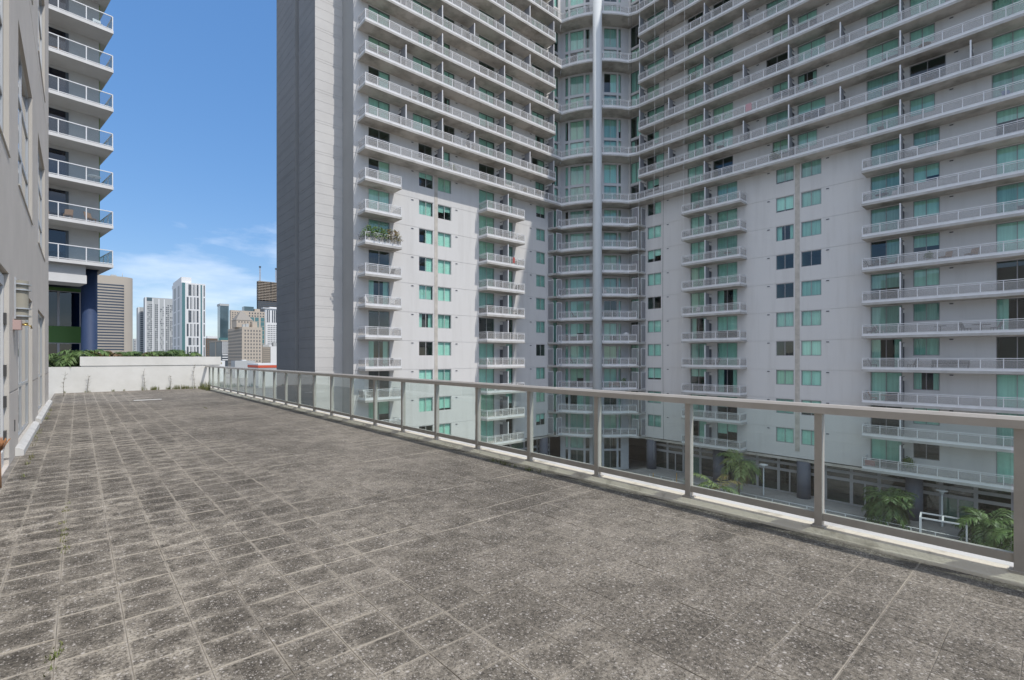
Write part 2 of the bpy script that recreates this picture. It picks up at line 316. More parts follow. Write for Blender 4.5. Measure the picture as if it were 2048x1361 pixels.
# ------------------------------------------------------------------ mesh and object helpers
class MB:
    def __init__(s): s.v = []; s.f = []; s.m = []; s.s = []
    def quad(s, a, b, c, d, m=0, sm=False):
        i = len(s.v); s.v += [tuple(a), tuple(b), tuple(c), tuple(d)]; s.f.append((i, i+1, i+2, i+3)); s.m.append(m); s.s.append(sm)
    def tri(s, a, b, c, m=0):
        i = len(s.v); s.v += [tuple(a), tuple(b), tuple(c)]; s.f.append((i, i+1, i+2)); s.m.append(m); s.s.append(False)
    def box(s, x0, x1, y0, y1, z0, z1, m=0):
        i = len(s.v)
        s.v += [(x, y, z) for z in (z0, z1) for y in (y0, y1) for x in (x0, x1)]
        for q in ((0, 2, 3, 1), (4, 5, 7, 6), (0, 1, 5, 4), (2, 6, 7, 3), (0, 4, 6, 2), (1, 3, 7, 5)):
            s.f.append(tuple(i + k for k in q)); s.m.append(m); s.s.append(False)
        return s
    def bar(s, p, q, w, h, m=0):
        """box from p to q (plan direction arbitrary), w wide across, h high centred on the z of p, q"""
        p, q = Vector(p), Vector(q); d = (q - p); e = Vector((-d.y, d.x, 0))
        e = e.normalized() * (w / 2) if e.length > 1e-6 else Vector((w/2, 0, 0)); k = Vector((0, 0, h / 2))
        i = len(s.v)
        s.v += [tuple(x) for x in (p-e-k, p+e-k, q+e-k, q-e-k, p-e+k, p+e+k, q+e+k, q-e+k)]
        for f in ((0, 1, 2, 3), (4, 7, 6, 5), (0, 4, 5, 1), (1, 5, 6, 2), (2, 6, 7, 3), (3, 7, 4, 0)):
            s.f.append(tuple(i + k2 for k2 in f)); s.m.append(m); s.s.append(False)
        return s
    def prism(s, poly, z0, z1, m=0, mtop=None, mbot=None):
        i = len(s.v); n = len(poly)
        s.v += [(x, y, z0) for x, y in poly] + [(x, y, z1) for x, y in poly]
        s.f.append(tuple(range(i + n - 1, i - 1, -1))); s.m.append(m if mbot is None else mbot); s.s.append(False)
        s.f.append(tuple(range(i + n, i + 2 * n))); s.m.append(m if mtop is None else mtop); s.s.append(False)
        for k in range(n):
            j = (k + 1) % n
            s.f.append((i + k, i + j, i + n + j, i + n + k)); s.m.append(m); s.s.append(False)
        return s
    def tube(s, pts, r, n=8, m=0, cap=True):
        pts = [Vector(p) for p in pts]; rr = r if isinstance(r, (list, tuple)) else [r] * len(pts)
        i = len(s.v)
        for k, p in enumerate(pts):
            d = (pts[min(k+1, len(pts)-1)] - pts[max(k-1, 0)]).normalized()
            a = d.orthogonal() if abs(d.z) < 0.95 else Vector((1, 0, 0)); a = (a - d * a.dot(d)).normalized(); b = d.cross(a)
            for j in range(n):
                t = 2 * math.pi * j / n
                s.v.append(tuple(p + (a * math.cos(t) + b * math.sin(t)) * rr[k]))
        for k in range(len(pts) - 1):
            for j in range(n):
                j2 = (j + 1) % n
                s.f.append((i+k*n+j, i+k*n+j2, i+(k+1)*n+j2, i+(k+1)*n+j)); s.m.append(m); s.s.append(True)
        if cap:
            s.f.append(tuple(i + j for j in range(n - 1, -1, -1))); s.m.append(m); s.s.append(False)
            e = i + (len(pts) - 1) * n
            s.f.append(tuple(e + j for j in range(n))); s.m.append(m); s.s.append(False)
        return s
    def cyl(s, x, y, z0, z1, r, n=16, m=0, r1=None):
        return s.tube([(x, y, z0), (x, y, z1)], [r, r if r1 is None else r1], n, m)
    def mesh(s, name, mats):
        me = bpy.data.meshes.new(name)
        me.from_pydata(s.v, [], s.f)
        for k in (mats if isinstance(mats, (list, tuple)) else [mats]): me.materials.append(MATS[k])
        me.polygons.foreach_set('material_index', s.m); me.polygons.foreach_set('use_smooth', s.s)
        me.update()
        return me

WM = {}                                         # world matrix of every object made here
def place(name, me, parent=None, M=Matrix.Identity(4)):
    o = bpy.data.objects.new(name, me); col.objects.link(o)
    if parent is not None:
        o.parent = parent; o.matrix_parent_inverse = WM[parent.name].inverted()
    o.matrix_basis = M; WM[o.name] = M.copy()
    return o
def obj(name, mb, mats, parent=None, M=Matrix.Identity(4)): return place(name, mb.mesh(name, mats), parent, M)
def tag(o, label=None, cat=None, group=None, kind=None):
    if label: o['label'] = label
    if cat: o['category'] = cat
    if group: o['group'] = group
    if kind: o['kind'] = kind
    return o
def empty(name, loc, label, cat, group=None, rz=0.0):
    return tag(place(name, None, None, Matrix.Translation(loc) @ Matrix.Rotation(rz, 4, 'Z')), label, cat, group)
def T(x, y, z, rz=0.0): return Matrix.Translation((x, y, z)) @ Matrix.Rotation(rz, 4, 'Z')
def at(u, d):
    """plan position seen at photograph column u, d metres ahead of the camera"""
    r = (u - 1024.0) / FPX * d
    return (SN * d + CS * r, CS * d - SN * r)
CACHE = {}
def cached(key, fn):
    if key not in CACHE: CACHE[key] = fn()
    return CACHE[key]

GZ = -13.3                                      # street level below the terrace
F = 3.0                                         # storey height of the tower
def zf(k): return EYE + F * k                   # tower level k: rail tops sit at whole numbers

# ------------------------------------------------------------------ ground and far land
g = MB(); g.box(-6000, 6000, -3000, 8000, GZ - 1.0, GZ)
tag(obj('ground', g, 'ground'), kind='structure')
g = MB(); g.box(22, 60.5, -14, 45.0, GZ + 0.004, GZ + 0.02)
tag(obj('plaza_pavement', g, 'paving_grey'), kind='structure')

# ------------------------------------------------------------------ terrace
ter = MB(); ter.box(-0.76, 4.91, -6.0, 29.6, -1.0, -0.004)
floor = tag(obj('terrace_floor', ter, 'joint_sand'), kind='structure')
pod = MB(); pod.box(-0.74, 5.0, -6.0, 31.9, GZ, -1.0)
tag(obj('podium', pod, 'white_wall', None), 'white podium block carrying the paved terrace', 'building')

def tile_mesh():
    b = MB(); h = TILE / 2 - 0.0016; c = 0.002; z0, z1 = -0.03, 0.0
    o = [(-h, -h), (h, -h), (h, h), (-h, h)]; i = [(-h+c, -h+c), (h-c, -h+c), (h-c, h-c), (-h+c, h-c)]
    b.v = [(x, y, z0) for x, y in o] + [(x, y, z1 - c) for x, y in o] + [(x, y, z1) for x, y in i]
    b.f = [(8, 9, 10, 11)]
    for k in range(4):
        j = (k + 1) % 4
        b.f += [(k, j, 4 + j, 4 + k), (4 + k, 4 + j, 8 + j, 8 + k)]
    b.m = [0] * len(b.f); b.s = [False] * len(b.f)
    return b
tiles = []
for i in range(-2, 17):
    for j in range(-29, 88):
        x, y = TX0 + (i + 0.5) * TILE, TY0 + (j + 0.5) * TILE
        if y > 29.45: continue
        fw = y * CS + x * SN; u = 1024 + FPX * (x * CS - y * SN) / fw if fw > 0.2 else -999
        v = HOR + FPX * EYE / fw if fw > 0.2 else 9999
        tiles.append((-fw if (-40 < u < 2090 and v < 1400) else -900 - abs(y), x, y))
tiles.sort(reverse=True)
tme = tile_mesh().mesh('paver', 'paver')
src = tile_mesh(); fld = MB()
for k, (_, x, y) in enumerate(tiles):
    dz, ax, ay = R.uniform(-0.0022, 0.0012), R.uniform(-0.006, 0.006), R.uniform(-0.006, 0.006)
    M = Matrix.Translation((x, y, dz)) @ Matrix.Rotation(ax, 4, 'X') @ Matrix.Rotation(ay, 4, 'Y')
    if k < 300: place('paver', tme, floor, M)
    else:
        n0 = len(fld.v); fld.v += [tuple(M @ Vector(p)) for p in src.v]; fld.f += [tuple(n0 + q for q in f) for f in src.f]
fld.m = [0] * len(fld.f); fld.s = [False] * len(fld.f)
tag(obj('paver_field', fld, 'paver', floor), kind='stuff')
# a loose strip of pale metal lying on the far paving, covering a joint
b = MB(); b.box(-0.42, 0.42, -0.07, 0.07, 0.002, 0.022)
tag(obj('threshold_plate', b, 'curb_white', None, T(1.95, 22.6, 0, rad(2))), 'flat pale metal plate lying on the far pavers', 'plate')

# kerb under the railing, with a white outer ledge
kb = MB()
prof = [(4.905, -0.006), (4.908, 0.020), (4.914, 0.027), (4.934, 0.030), (4.939, 0.066), (5.10, 0.070), (5.10, -0.4), (4.905, -0.4)]
ys = [-6.0 + 0.35 * k for k in range(102)]
for k, y in enumerate(ys):
    w = R.uniform(-0.006, 0.006)
    kb.v += [(x + (w if q < 3 else 0), min(y, 29.58), z + (R.uniform(-0.003, 0.003) if q in (1, 2, 3) else 0)) for q, (x, z) in enumerate(prof)]
np_ = len(prof)
for k in range(len(ys) - 1):
    for q in range(np_ - 1):
        kb.f.append((k*np_+q, (k+1)*np_+q, (k+1)*np_+q+1, k*np_+q+1))
kb.m = [0] * len(kb.f); kb.s = [True] * len(kb.f)
tag(obj('kerb', kb, 'curb'), kind='structure')
b = MB(); b.box(5.103, 5.36, -6.0, 29.58, -0.30, 0.067)
tag(obj('ledge', b, 'curb_white'), kind='structure')

# railing: posts, top rail, bottom rails, glass panes
RX = 5.0
rail = empty('glass_railing', (RX, 11.0, 0.10), 'bronze metal guard railing with clear glass panes along the terrace edge', 'railing')
py = [0.235 + 1.257 * k for k in range(-4, 23)] + [28.75]
pm = MB()
pm.box(-0.035, 0.035, -0.03, 0.03, 0.0, 1.017); pm.box(-0.05, 0.05, -0.055, 0.055, -0.004, 0.012)
pme = pm.mesh('post', 'rail_bronze')
for y in py: place('post', pme, rail, T(RX, y, 0.072))
b = MB(); b.v = []
tp = [(-0.055, 0.985), (0.055, 0.985), (0.055, 1.045), (0.035, 1.068), (-0.035, 1.068), (-0.055, 1.045)]
tr_pts = [(RX + x, y, 0.103 + z) for y in (-5.3, 29.55) for x, z in tp]
b.v = tr_pts; b.f = [tuple(range(5, -1, -1)), tuple(range(6, 12))] + [(q, (q+1) % 6, 6 + (q+1) % 6, 6 + q) for q in range(6)]
b.m = [0] * 8; b.s = [False] * 8
obj('top_rail', b, 'rail_top_metal', rail)
for k in range(len(py) - 1):
    y0, y1 = py[k] + 0.031, py[k+1] - 0.031
    L = round(y1 - y0, 3)
    me = cached(('brail', L), lambda: MB().box(-0.022, 0.022, 0, L, 0.036, 0.100).mesh('bottom_rail', 'rail_bronze'))
    place('bottom_rail', me, rail, T(RX, y0, 0.098))
    me = cached(('bpane', L), lambda: MB().box(-0.004, 0.004, 0.012, L - 0.012, 0.103, 0.982).mesh('glass_pane', 'rail_glass'))
    place('glass_pane', me, rail, T(RX, y0, 0.098))

# far parapet of the terrace with a raised planter edge
PY = 29.6
par = empty('parapet_wall', (2.4, PY + 0.1, 0), 'low white rendered parapet wall closing the far end of the terrace', 'wall')
obj('wall', MB().box(-3.0, 5.62, PY, PY + 0.22, -0.3, 1.155), 'parapet_white', par)
b = MB(); b.box(0.08, 5.66, PY - 0.03, PY + 0.19, 1.20, 1.62); b.box(0.12, 5.60, PY + 0.012, PY + 0.17, 1.155, 1.20)
obj('planter_edge', b, 'parapet_white', par)
obj('planter_soil', MB().box(-3.0, 5.62, PY + 0.22, PY + 2.3, -0.3, 1.10), 'bark', par)

# ------------------------------------------------------------------ facade generator
def facade(levels, a0, a1, holes, depth, groove=0.03):
    """sheet in local coords: x along, y into the building, z up. levels: z of the joints; holes: {band: [(x0,x1,z0,z1)]}"""
    b = MB()
    for k in range(len(levels) - 1):
        z0, z1 = levels[k], levels[k+1] - 0.035
        hs_ = sorted(holes.get(k, []))
        x = a0
        for (h0, h1, b0, b1) in hs_:
            if h0 - x > 1e-4: b.quad((x, 0, z0), (h0, 0, z0), (h0, 0, z1), (x, 0, z1))
            if b0 - z0 > 1e-4: b.quad((h0, 0, z0), (h1, 0, z0), (h1, 0, b0), (h0, 0, b0))
            if z1 - b1 > 1e-4: b.quad((h0, 0, b1), (h1, 0, b1), (h1, 0, z1), (h0, 0, z1))
            d = depth
            b.quad((h0, 0, b0), (h0, d, b0), (h0, d, b1), (h0, 0, b1)); b.quad((h1, 0, b0), (h1, 0, b1), (h1, d, b1), (h1, d, b0))
            b.quad((h0, 0, b1), (h0, d, b1), (h1, d, b1), (h1, 0, b1)); b.quad((h0, 0, b0), (h1, 0, b0), (h1, d, b0), (h0, d, b0))
            x = h1
        if a1 - x > 1e-4: b.quad((x, 0, z0), (a1, 0, z0), (a1, 0, z1), (x, 0, z1))
        zt = levels[k+1]
        b.quad((a0, 0, z1), (a1, 0, z1), (a1, groove, z1), (a0, groove, z1))
        b.quad((a0, groove, z1), (a1, groove, z1), (a1, groove, zt), (a0, groove, zt))
        b.quad((a0, groove, zt), (a1, groove, zt), (a1, 0, zt), (a0, 0, zt))
    return b

def rooms(b, holes, depth, M, back=3.2, lo=-0.2, hi=0.15):
    for hs_ in holes.values():
        for (h0, h1, z0, z1) in hs_:
            x0, x1, y0, y1, c0, c1 = h0 - 0.02, h1 + 0.02, depth, depth + back, z0 - 0.01, z1 + 0.01
            P = lambda x, y, z: tuple(M @ Vector((x, y, z)))
            b.quad(P(x0, y1, c0), P(x1, y1, c0), P(x1, y1, c1), P(x0, y1, c1))
            b.quad(P(x0, y0, c0), P(x0, y1, c0), P(x0, y1, c1), P(x0, y0, c1)); b.quad(P(x1, y0, c0), P(x1, y0, c1), P(x1, y1, c1), P(x1, y1, c0))
            b.quad(P(x0, y0, c1), P(x0, y1, c1), P(x1, y1, c1), P(x1, y0, c1)); b.quad(P(x0, y0, c0), P(x1, y0, c0), P(x1, y1, c0), P(x0, y1, c0))

def frame_mesh(w, h, n, t, fm):
    b = MB(); y0, y1 = 0.06, 0.13
    b.box(0, w, y0, y1, 0, t); b.box(0, w, y0, y1, h - t, h)
    b.box(0, t, y0, y1, t, h - t); b.box(w - t, w, y0, y1, t, h - t)
    for k in range(1, n):
        x = w * k / n; b.box(x - t / 2, x + t / 2, y0 + 0.003, y1 - 0.003, t, h - t)
    return b.mesh('window', fm)
def curtain_mesh(w, h, amp=0.035):
    b = MB(); n = max(6, int(w / 0.07)); pts = [(w * k / n, amp * math.sin(k * 1.9) + amp * 0.5 * math.sin(k * 0.73)) for k in range(n + 1)]
    b.v = [(x, y, z) for z in (0, h) for x, y in pts]
    b.f = [(k, k+1, n+2+k, n+1+k) for k in range(n)]; b.m = [0] * n; b.s = [True] * n
    return b.mesh('curtain', 'curtain')
def window(parent, M, w, h, n, look='blind', drop=1.0, glassm='tower_glass', fm='frame_grey', t=0.055, name='window'):
    """M: wall-face matrix at the lower left corner (x along, y inwards)"""
    w, h = round(w, 2), round(h, 2)
    o = place(name, cached(('win', w, h, n, t, fm), lambda: frame_mesh(w, h, n, t, fm)), parent, M)
    pw = w / n
    me = cached(('pane', round(pw, 3), h, glassm), lambda: MB().box(t / 2, pw - t / 2, 0.092, 0.098, t, h - t).mesh('pane', glassm))
    for k in range(n):
        place('pane', me, o, M @ Matrix.Translation((pw * (k + 0.5), 0.095, h / 2)) @ Matrix.Rotation(R.uniform(-0.006, 0.006), 4, 'Z') @ Matrix.Rotation(R.uniform(-0.006, 0.006), 4, 'X') @ Matrix.Translation((-pw / 2, -0.095, -h / 2)))
    bm_ = R.choice(('blind', 'blind', 'blind', 'blind_cream', 'blind_grey'))
    def blind(x0, x1, d):
        d = round(d, 2); ww = round(x1 - x0, 2)
        me = cached(('blind', ww, h, d, bm_), lambda: MB().box(0.01, ww - 0.01, 0.235, 0.245, h * (1 - d) + 0.01, h - 0.01).mesh('blind', bm_))
        place('blind', me, o, M @ Matrix.Translation((x0, 0, 0)))
    def curt(x0, x1):
        ww = round(x1 - x0, 2)
        place('curtain', cached(('curt', ww, h), lambda: curtain_mesh(ww, h - 0.04)), o, M @ Matrix.Translation((x0, 0.32, 0.02)))
    if look == 'blind': blind(0, w, drop)
    elif look == 'split':
        for k in range(n): blind(pw * k, pw * (k + 1), (drop, min(1.0, drop * 0.55 + 0.12))[k % 2])
    elif look == 'half':
        blind(pw * (n - 1), w, 1.0)
    elif look == 'curtain': curt(0.02, w - 0.02)
    elif look == 'sides': curt(0.02, w * 0.3); curt(w * 0.74, w - 0.02)
    return o
def rnd_look(r, shade=True):
    q = r.random()
    if q < 0.50: return 'blind', 1.0
    if q < 0.64: return 'blind', r.choice((0.35, 0.5, 0.62, 0.75, 0.86))
    if q < 0.72: return 'split', r.choice((1.0, 0.7, 0.5))
    if q < 0.82: return 'curtain', 1
    if q < 0.88: return 'sides', 1
    if q < 0.92: return 'half', 1
    return 'none', 0

# ------------------------------------------------------------------ the L-shaped tower
YL, XR = 45.6, 55.05              # facade planes of the two wings
OUT = 1.6                         # balcony depth
WEND = 0.75                       # the shaded wing ends just outside the picture
NLO, NHI = -3, 16                 # storeys built
tower = empty('apartment_tower', (50.0, 46.0, GZ), 'grey L-shaped apartment tower with white railed balconies and green glass', 'building')
ML = T(0, YL, 0)                  # left wing: local x = world X
MR = T(XR, 0, 0, -math.pi / 2)    # right wing: local x = -world Y
LOUT, ROUT = YL - OUT, XR - OUT
levels = [zf(n - 0.42) for n in range(NLO, NHI + 2)]
def hole(n, a, b, lo, hi): return (a, b, zf(n + lo), zf(n + hi))
DOOR, WIN = (-0.345, 0.55), (0.05, 0.56)
left_w, right_w = {}, {}
for n in range(NLO, NHI + 1):
    if n <= 6:
        L = [(21.43, 23.72, DOOR, 2), (27.10, 28.85, WIN, 2), (29.46, 31.22, WIN, 2), (35.10, 37.44, DOOR, 2), (39.25, 40.39, DOOR, 1), (44.40, 46.04, WIN, 2), (47.55, 48.45, DOOR, 1)]
        Rr = [(34.06, 36.02, WIN, 2), (28.09, 30.09, DOOR, 2), (24.51, 26.83, DOOR, 2), (18.75, 20.46, WIN, 2), (16.25, 18.06, WIN, 2), (9.90, 12.23, DOOR, 2), (7.35, 9.14, WIN, 2), (1.55, 3.93, DOOR, 2), (37.3, 38.6, DOOR, 2)]
    elif n % 2 == 0:
        L = [(21.43, 23.72, DOOR, 2), (26.38, 28.65, DOOR, 2), (30.25, 31.65, DOOR, 2), (35.10, 37.44, DOOR, 2), (39.25, 40.39, DOOR, 1), (43.65, 45.91, DOOR, 2), (47.3, 48.5, DOOR, 1)]
        Rr = [(33.64, 36.09, DOOR, 2), (28.51, 30.47, DOOR, 2), (24.99, 27.30, DOOR, 2), (19.29, 21.46, DOOR, 2), (15.89, 18.40, DOOR, 2), (10.16, 12.54, DOOR, 2), (6.95, 9.38, DOOR, 2), (1.79, 4.18, DOOR, 2), (37.0, 38.6, DOOR, 2)]
    else:
        L = [(21.43, 23.72, DOOR, 2), (27.04, 28.71, WIN, 2), (30.25, 31.04, WIN, 1), (35.10, 37.44, DOOR, 2), (39.25, 40.39, DOOR, 1), (44.27, 45.91, WIN, 2), (47.3, 48.5, DOOR, 1)]
        Rr = [(34.35, 36.09, WIN, 2), (28.51, 30.47, DOOR, 2), (24.99, 27.30, DOOR, 2), (19.29, 20.81, WIN, 2), (16.63, 18.40, WIN, 2), (10.16, 12.54, DOOR, 2), (7.66, 9.38, WIN, 2), (1.79, 4.18, DOOR, 2), (37.0, 38.6, DOOR, 2)]
    left_w[n], right_w[n] = L, Rr
lh = {n - NLO: [hole(n, a, b, *hz) for a, b, hz, k in left_w[n]] for n in left_w}
rh = {n - NLO: [hole(n, -b, -a, *hz) for a, b, hz, k in right_w[n]] for n in right_w}
DEP = 0.20
obj('wall', facade(levels, 19.90, 48.95, lh, DEP), 'tower_paint', tower, ML)
obj('wall', facade(levels, -38.90, -WEND, rh, DEP), 'tower_paint', tower, MR)
inter = MB(); rooms(inter, lh, DEP, ML); rooms(inter, rh, DEP, MR)
# looks noted from the photograph: (wing, column, storey)
LOOK = {('L', 0, 4): ('curtain', 1), ('L', 0, 5): ('blind', 1), ('L', 0, 6): ('half', 1), ('L', 0, 3): ('none', 0), ('L', 0, 2): ('sides', 1), ('L', 0, 1): ('none', 0), ('L', 0, 0): ('sides', 1), ('L', 0, -1): ('none', 0),
        ('L', 0, 7): ('none', 0), ('L', 0, 8): ('blind', 1), ('L', 0, 9): ('half', 1), ('L', 0, 10): ('blind', .35), ('L', 0, 11): ('blind', .9),
        ('L', 1, 6): ('blind', .35), ('L', 1, 5): ('curtain', 1), ('L', 1, 4): ('half', 1), ('L', 1, 3): ('half', 1), ('L', 1, 2): ('curtain', 1), ('L', 1, 1): ('sides', 1), ('L', 1, 0): ('none', 0), ('L', 1, 7): ('none', 0), ('L', 1, 8): ('blind', 1), ('L', 1, 9): ('blind', .4),
        ('L', 2, 6): ('blind', 1), ('L', 2, 5): ('split', .5), ('L', 2, 4): ('blind', 1), ('L', 2, 3): ('blind', 1), ('L', 2, 2): ('blind', 1), ('L', 2, 1): ('curtain', 1), ('L', 2, 0): ('blind', 1),
        ('R', 3, 5): ('blind', .86), ('R', 3, 4): ('sides', 1), ('R', 3, 3): ('none', 0), ('R', 3, 2): ('none', 0), ('R', 3, 1): ('curtain', 1), ('R', 3, 0): ('none', 0), ('R', 3, -1): ('blind', 1), ('R', 3, 6): ('blind', .86),
        ('R', 4, 6): ('blind', 1), ('R', 4, 5): ('blind', 1), ('R', 4, 4): ('blind', 1), ('R', 4, 3): ('none', 0), ('R', 4, 2): ('blind', 1), ('R', 4, 1): ('curtain', 1), ('R', 4, 0): ('blind', 1), ('R', 4, -1): ('blind', 1),
        ('R', 5, 6): ('blind', 1), ('R', 5, 5): ('blind', 1), ('R', 5, 4): ('blind', 1), ('R', 5, 3): ('half', 1), ('R', 5, 2): ('blind', .5), ('R', 5, 1): ('blind', 1), ('R', 5, 0): ('sides', 1), ('R', 5, -1): ('split', 1),
        ('R', 6, 6): ('blind', 1), ('R', 6, 5): ('split', 1), ('R', 6, 4): ('blind', 1), ('R', 6, 3): ('blind', .7), ('R', 6, 2): ('blind', 1), ('R', 6, 1): ('blind', 1), ('R', 6, 0): ('curtain', 1), ('R', 6, -1): ('sides', 1), ('R', 6, 8): ('none', 0),
        ('R', 0, 6): ('half', 1)}
for wing, data, M0 in (('L', left_w, ML), ('R', right_w, MR)):
    for n in data:
        for ci, (a, b, hz, k) in enumerate(data[n]):
            x = a if wing == 'L' else -b
            look, drop = LOOK.get((wing, ci, n)) or rnd_look(R)
            window(tower, M0 @ Matrix.Translation((x, 0, zf(n + hz[0]))), b - a, F * (hz[1] - hz[0]), k, look, drop, fm='frame_grey' if wing == 'R' else ('frame_dark' if n > 6 else 'frame_pale'))

# shaft at the left end: recessed lit face, side faces, deep slot; horizontal joints are real grooves
sx, sy, ey0, ey1, ee = 17.20, 48.24, 52.9, 54.05, 60.5
top = zf(NHI + 0.58); bot = GZ
def grooved(b, p, q, zs, inward):
    """vertical sheet from plan point p to q with grooves at zs"""
    z = bot
    ix, iy = inward[0] * 0.02, inward[1] * 0.02
    for zz in zs + [top]:
        b.quad((*p, z), (*q, z), (*q, zz), (*p, zz))
        if zz < top:
            a, c = (p[0] + ix, p[1] + iy), (q[0] + ix, q[1] + iy); z2 = zz + 0.024
            b.quad((*p, zz), (*q, zz), (*c, zz), (*a, zz)); b.quad((*a, zz), (*c, zz), (*c, z2), (*a, z2)); b.quad((*a, z2), (*c, z2), (*q, z2), (*p, z2))
            z = z2
zs = []
for n in range(-5, NHI + 1): zs += [zf(n - 0.42), zf(n - 0.34), zf(n - 0.02), zf(n + 0.30)]
zs = sorted(z for z in zs if bot + 0.3 < z < top - 0.2)
b = MB()
grooved(b, (sx, sy), (19.90, sy), zs, (0, 1))
obj('shaft_wall', b, 'shaft_paint', tower); b = MB()
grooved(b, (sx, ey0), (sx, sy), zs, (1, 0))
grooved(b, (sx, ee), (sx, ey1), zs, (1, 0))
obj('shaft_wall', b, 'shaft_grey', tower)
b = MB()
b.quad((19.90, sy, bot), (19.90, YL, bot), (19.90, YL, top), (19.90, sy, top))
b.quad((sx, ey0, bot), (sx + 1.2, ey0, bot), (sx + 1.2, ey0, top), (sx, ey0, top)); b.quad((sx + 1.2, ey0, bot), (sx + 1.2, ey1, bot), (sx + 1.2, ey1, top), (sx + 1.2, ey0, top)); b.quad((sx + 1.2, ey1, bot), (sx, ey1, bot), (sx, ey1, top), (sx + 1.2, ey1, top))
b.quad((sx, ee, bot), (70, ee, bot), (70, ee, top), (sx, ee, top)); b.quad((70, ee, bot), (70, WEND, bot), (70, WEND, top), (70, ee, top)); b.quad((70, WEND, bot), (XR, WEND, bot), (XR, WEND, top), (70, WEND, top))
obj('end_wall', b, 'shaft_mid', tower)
b = MB(); b.prism([(sx, ee), (sx, sy), (19.9, sy), (19.9, YL), (48.95, YL), (XR, 38.9), (XR, WEND), (70, WEND), (70, ee)], top, top + 0.5)
obj('roof', b, 'slab_concrete', tower)
TALL = 70.0
b = MB(); b.prism([(sx, ee), (sx, sy), (19.9, sy), (19.9, YL), (48.95, YL), (XR, 38.9), (XR, WEND), (70, WEND), (70, ee)], top + 0.5, TALL)
obj('upper_storeys', b, 'tower_paint', tower)

# vertical concrete strips between the paired windows
b = MB(); b.box(29.01, 29.41, YL - 0.025, YL + 0.05, zf(-3.40), zf(6.56)); obj('joint_strip', b, 'strip_concrete', tower)
b = MB(); b.box(XR - 0.025, XR + 0.05, 18.19, 18.63, zf(-3.2), zf(6.56)); obj('joint_strip', b, 'strip_concrete', tower)
# small vents under the ceilings
b = MB(); b.box(-0.16, 0.16, -0.03, 0.02, -0.07, 0.07, 1); b.box(-0.12, 0.12, -0.045, -0.03, -0.04, 0.04, 0)
vme = b.mesh('vent', ['vent_dark', 'vent_white'])
for n in range(NLO, NHI + 1):
    for X in ((26.3, 31.9, 43.4) if n <= 6 or n % 2 else (24.9, 32.6)): place('vent', vme, tower, T(X, YL, zf(n + 0.50)))
    for Y in ((33.1, 21.2, 15.7, 6.6) if n <= 6 or n % 2 else (33.1, 22.3, 6.3)): place('vent', vme, tower, T(XR, Y, zf(n + 0.50), -math.pi / 2))

# ---- balconies
npanel = [0]
joined = MB()
def balcony(name, outline, path, n, bay=1.25, panels=True, extra_posts=(), dividers=()):
    """outline: slab polygon in plan; path: railing polyline (outer edge)"""
    zb, zt = zf(n - 0.432), zf(n - 0.362)
    b = MB(); b.prism(outline, zb, zt, 1, mtop=0, mbot=0)
    o = obj(name, b, ['slab_concrete', 'slab_edge'], tower)
    r = MB(); fl = zt
    zr = zf(n - 0.03)
    for i in range(len(path) - 1):
        p, q = Vector((*path[i], 0)), Vector((*path[i+1], 0)); d = q - p; L = d.length
        if L < 0.05: continue
        e = d / L; nb = max(1, round(L / bay)); rz = math.atan2(e.y, e.x)
        up = Vector((0, 0, 1))
        r.bar(p + up * zr, q + up * zr, 0.055, 0.05); r.bar(p + up * (zr - 0.13), q + up * (zr - 0.13), 0.03, 0.03)
        r.bar(p + up * (fl + 0.225), q + up * (fl + 0.225), 0.03, 0.03)
        r.bar(p + e * 0.02 + up * (fl + 0.07), q - e * 0.02 + up * (fl + 0.07), 0.02, 0.24)
        for k in range(nb + 1):
            if k == 0 and i > 0: continue
            c = p + e * (L * k / nb)
            r.bar(c - e * 0.026 + up * ((zr + fl - 0.12) / 2), c + e * 0.026 + up * ((zr + fl - 0.12) / 2), 0.06, zr - fl + 0.10)
        w = L / nb
        for k in range(nb):
            c = p + e * (w * k)
            if panels and npanel[0] < 300:
                me = cached(('rp', round(w, 2)), lambda: MB().box(0.03, round(w, 2) - 0.03, -0.006, 0.006, 0.25, 0.86).mesh('infill_panel', 'mesh_panel'))
                place('infill_panel', me, o, T(c.x, c.y, fl, rz)); npanel[0] += 1
            else:
                a_, b_ = c + e * 0.03, c + e * (w - 0.03)
                joined.bar(a_ + up * (fl + 0.555), b_ + up * (fl + 0.555), 0.012, 0.61)
    obj('railing', r, 'rail_white', o)
    for (M, full) in dividers:
        place('divider', cached(('div', full), lambda: divider_mesh(full)), o, M @ Matrix.Translation((0, 0, fl)))
    return o
def divider_mesh(h):
    """local x: from the wall outwards to the rail"""
    b = MB(); b.box(OUT - 0.14, OUT - 0.06, -0.05, 0.05, -0.20, h, 0)
    b.box(0.55, OUT - 0.14, -0.02, 0.02, 0.05, h - 0.12, 1); b.box(0.0, 0.55, -0.018, 0.018, 0.25, h - 0.45, 2)
    b.box(0.02, OUT - 0.16, -0.03, 0.03, h - 0.12, h - 0.06, 1)
    return b.mesh('divider', ['rail_white', 'divider_grey', 'divider_dark'])
def divL(X, h=2.45): return (T(X, YL, 0, -math.pi / 2), h)
def divR(Y, h=2.45): return (T(XR, Y, 0, math.pi), h)
def rectL(x0, x1): return [(x0, LOUT - 0.06), (x1, LOUT - 0.06), (x1, YL), (x0, YL)]
def rectR(y0, y1): return [(ROUT - 0.06, y0), (XR, y0), (XR, y1), (ROUT - 0.06, y1)]
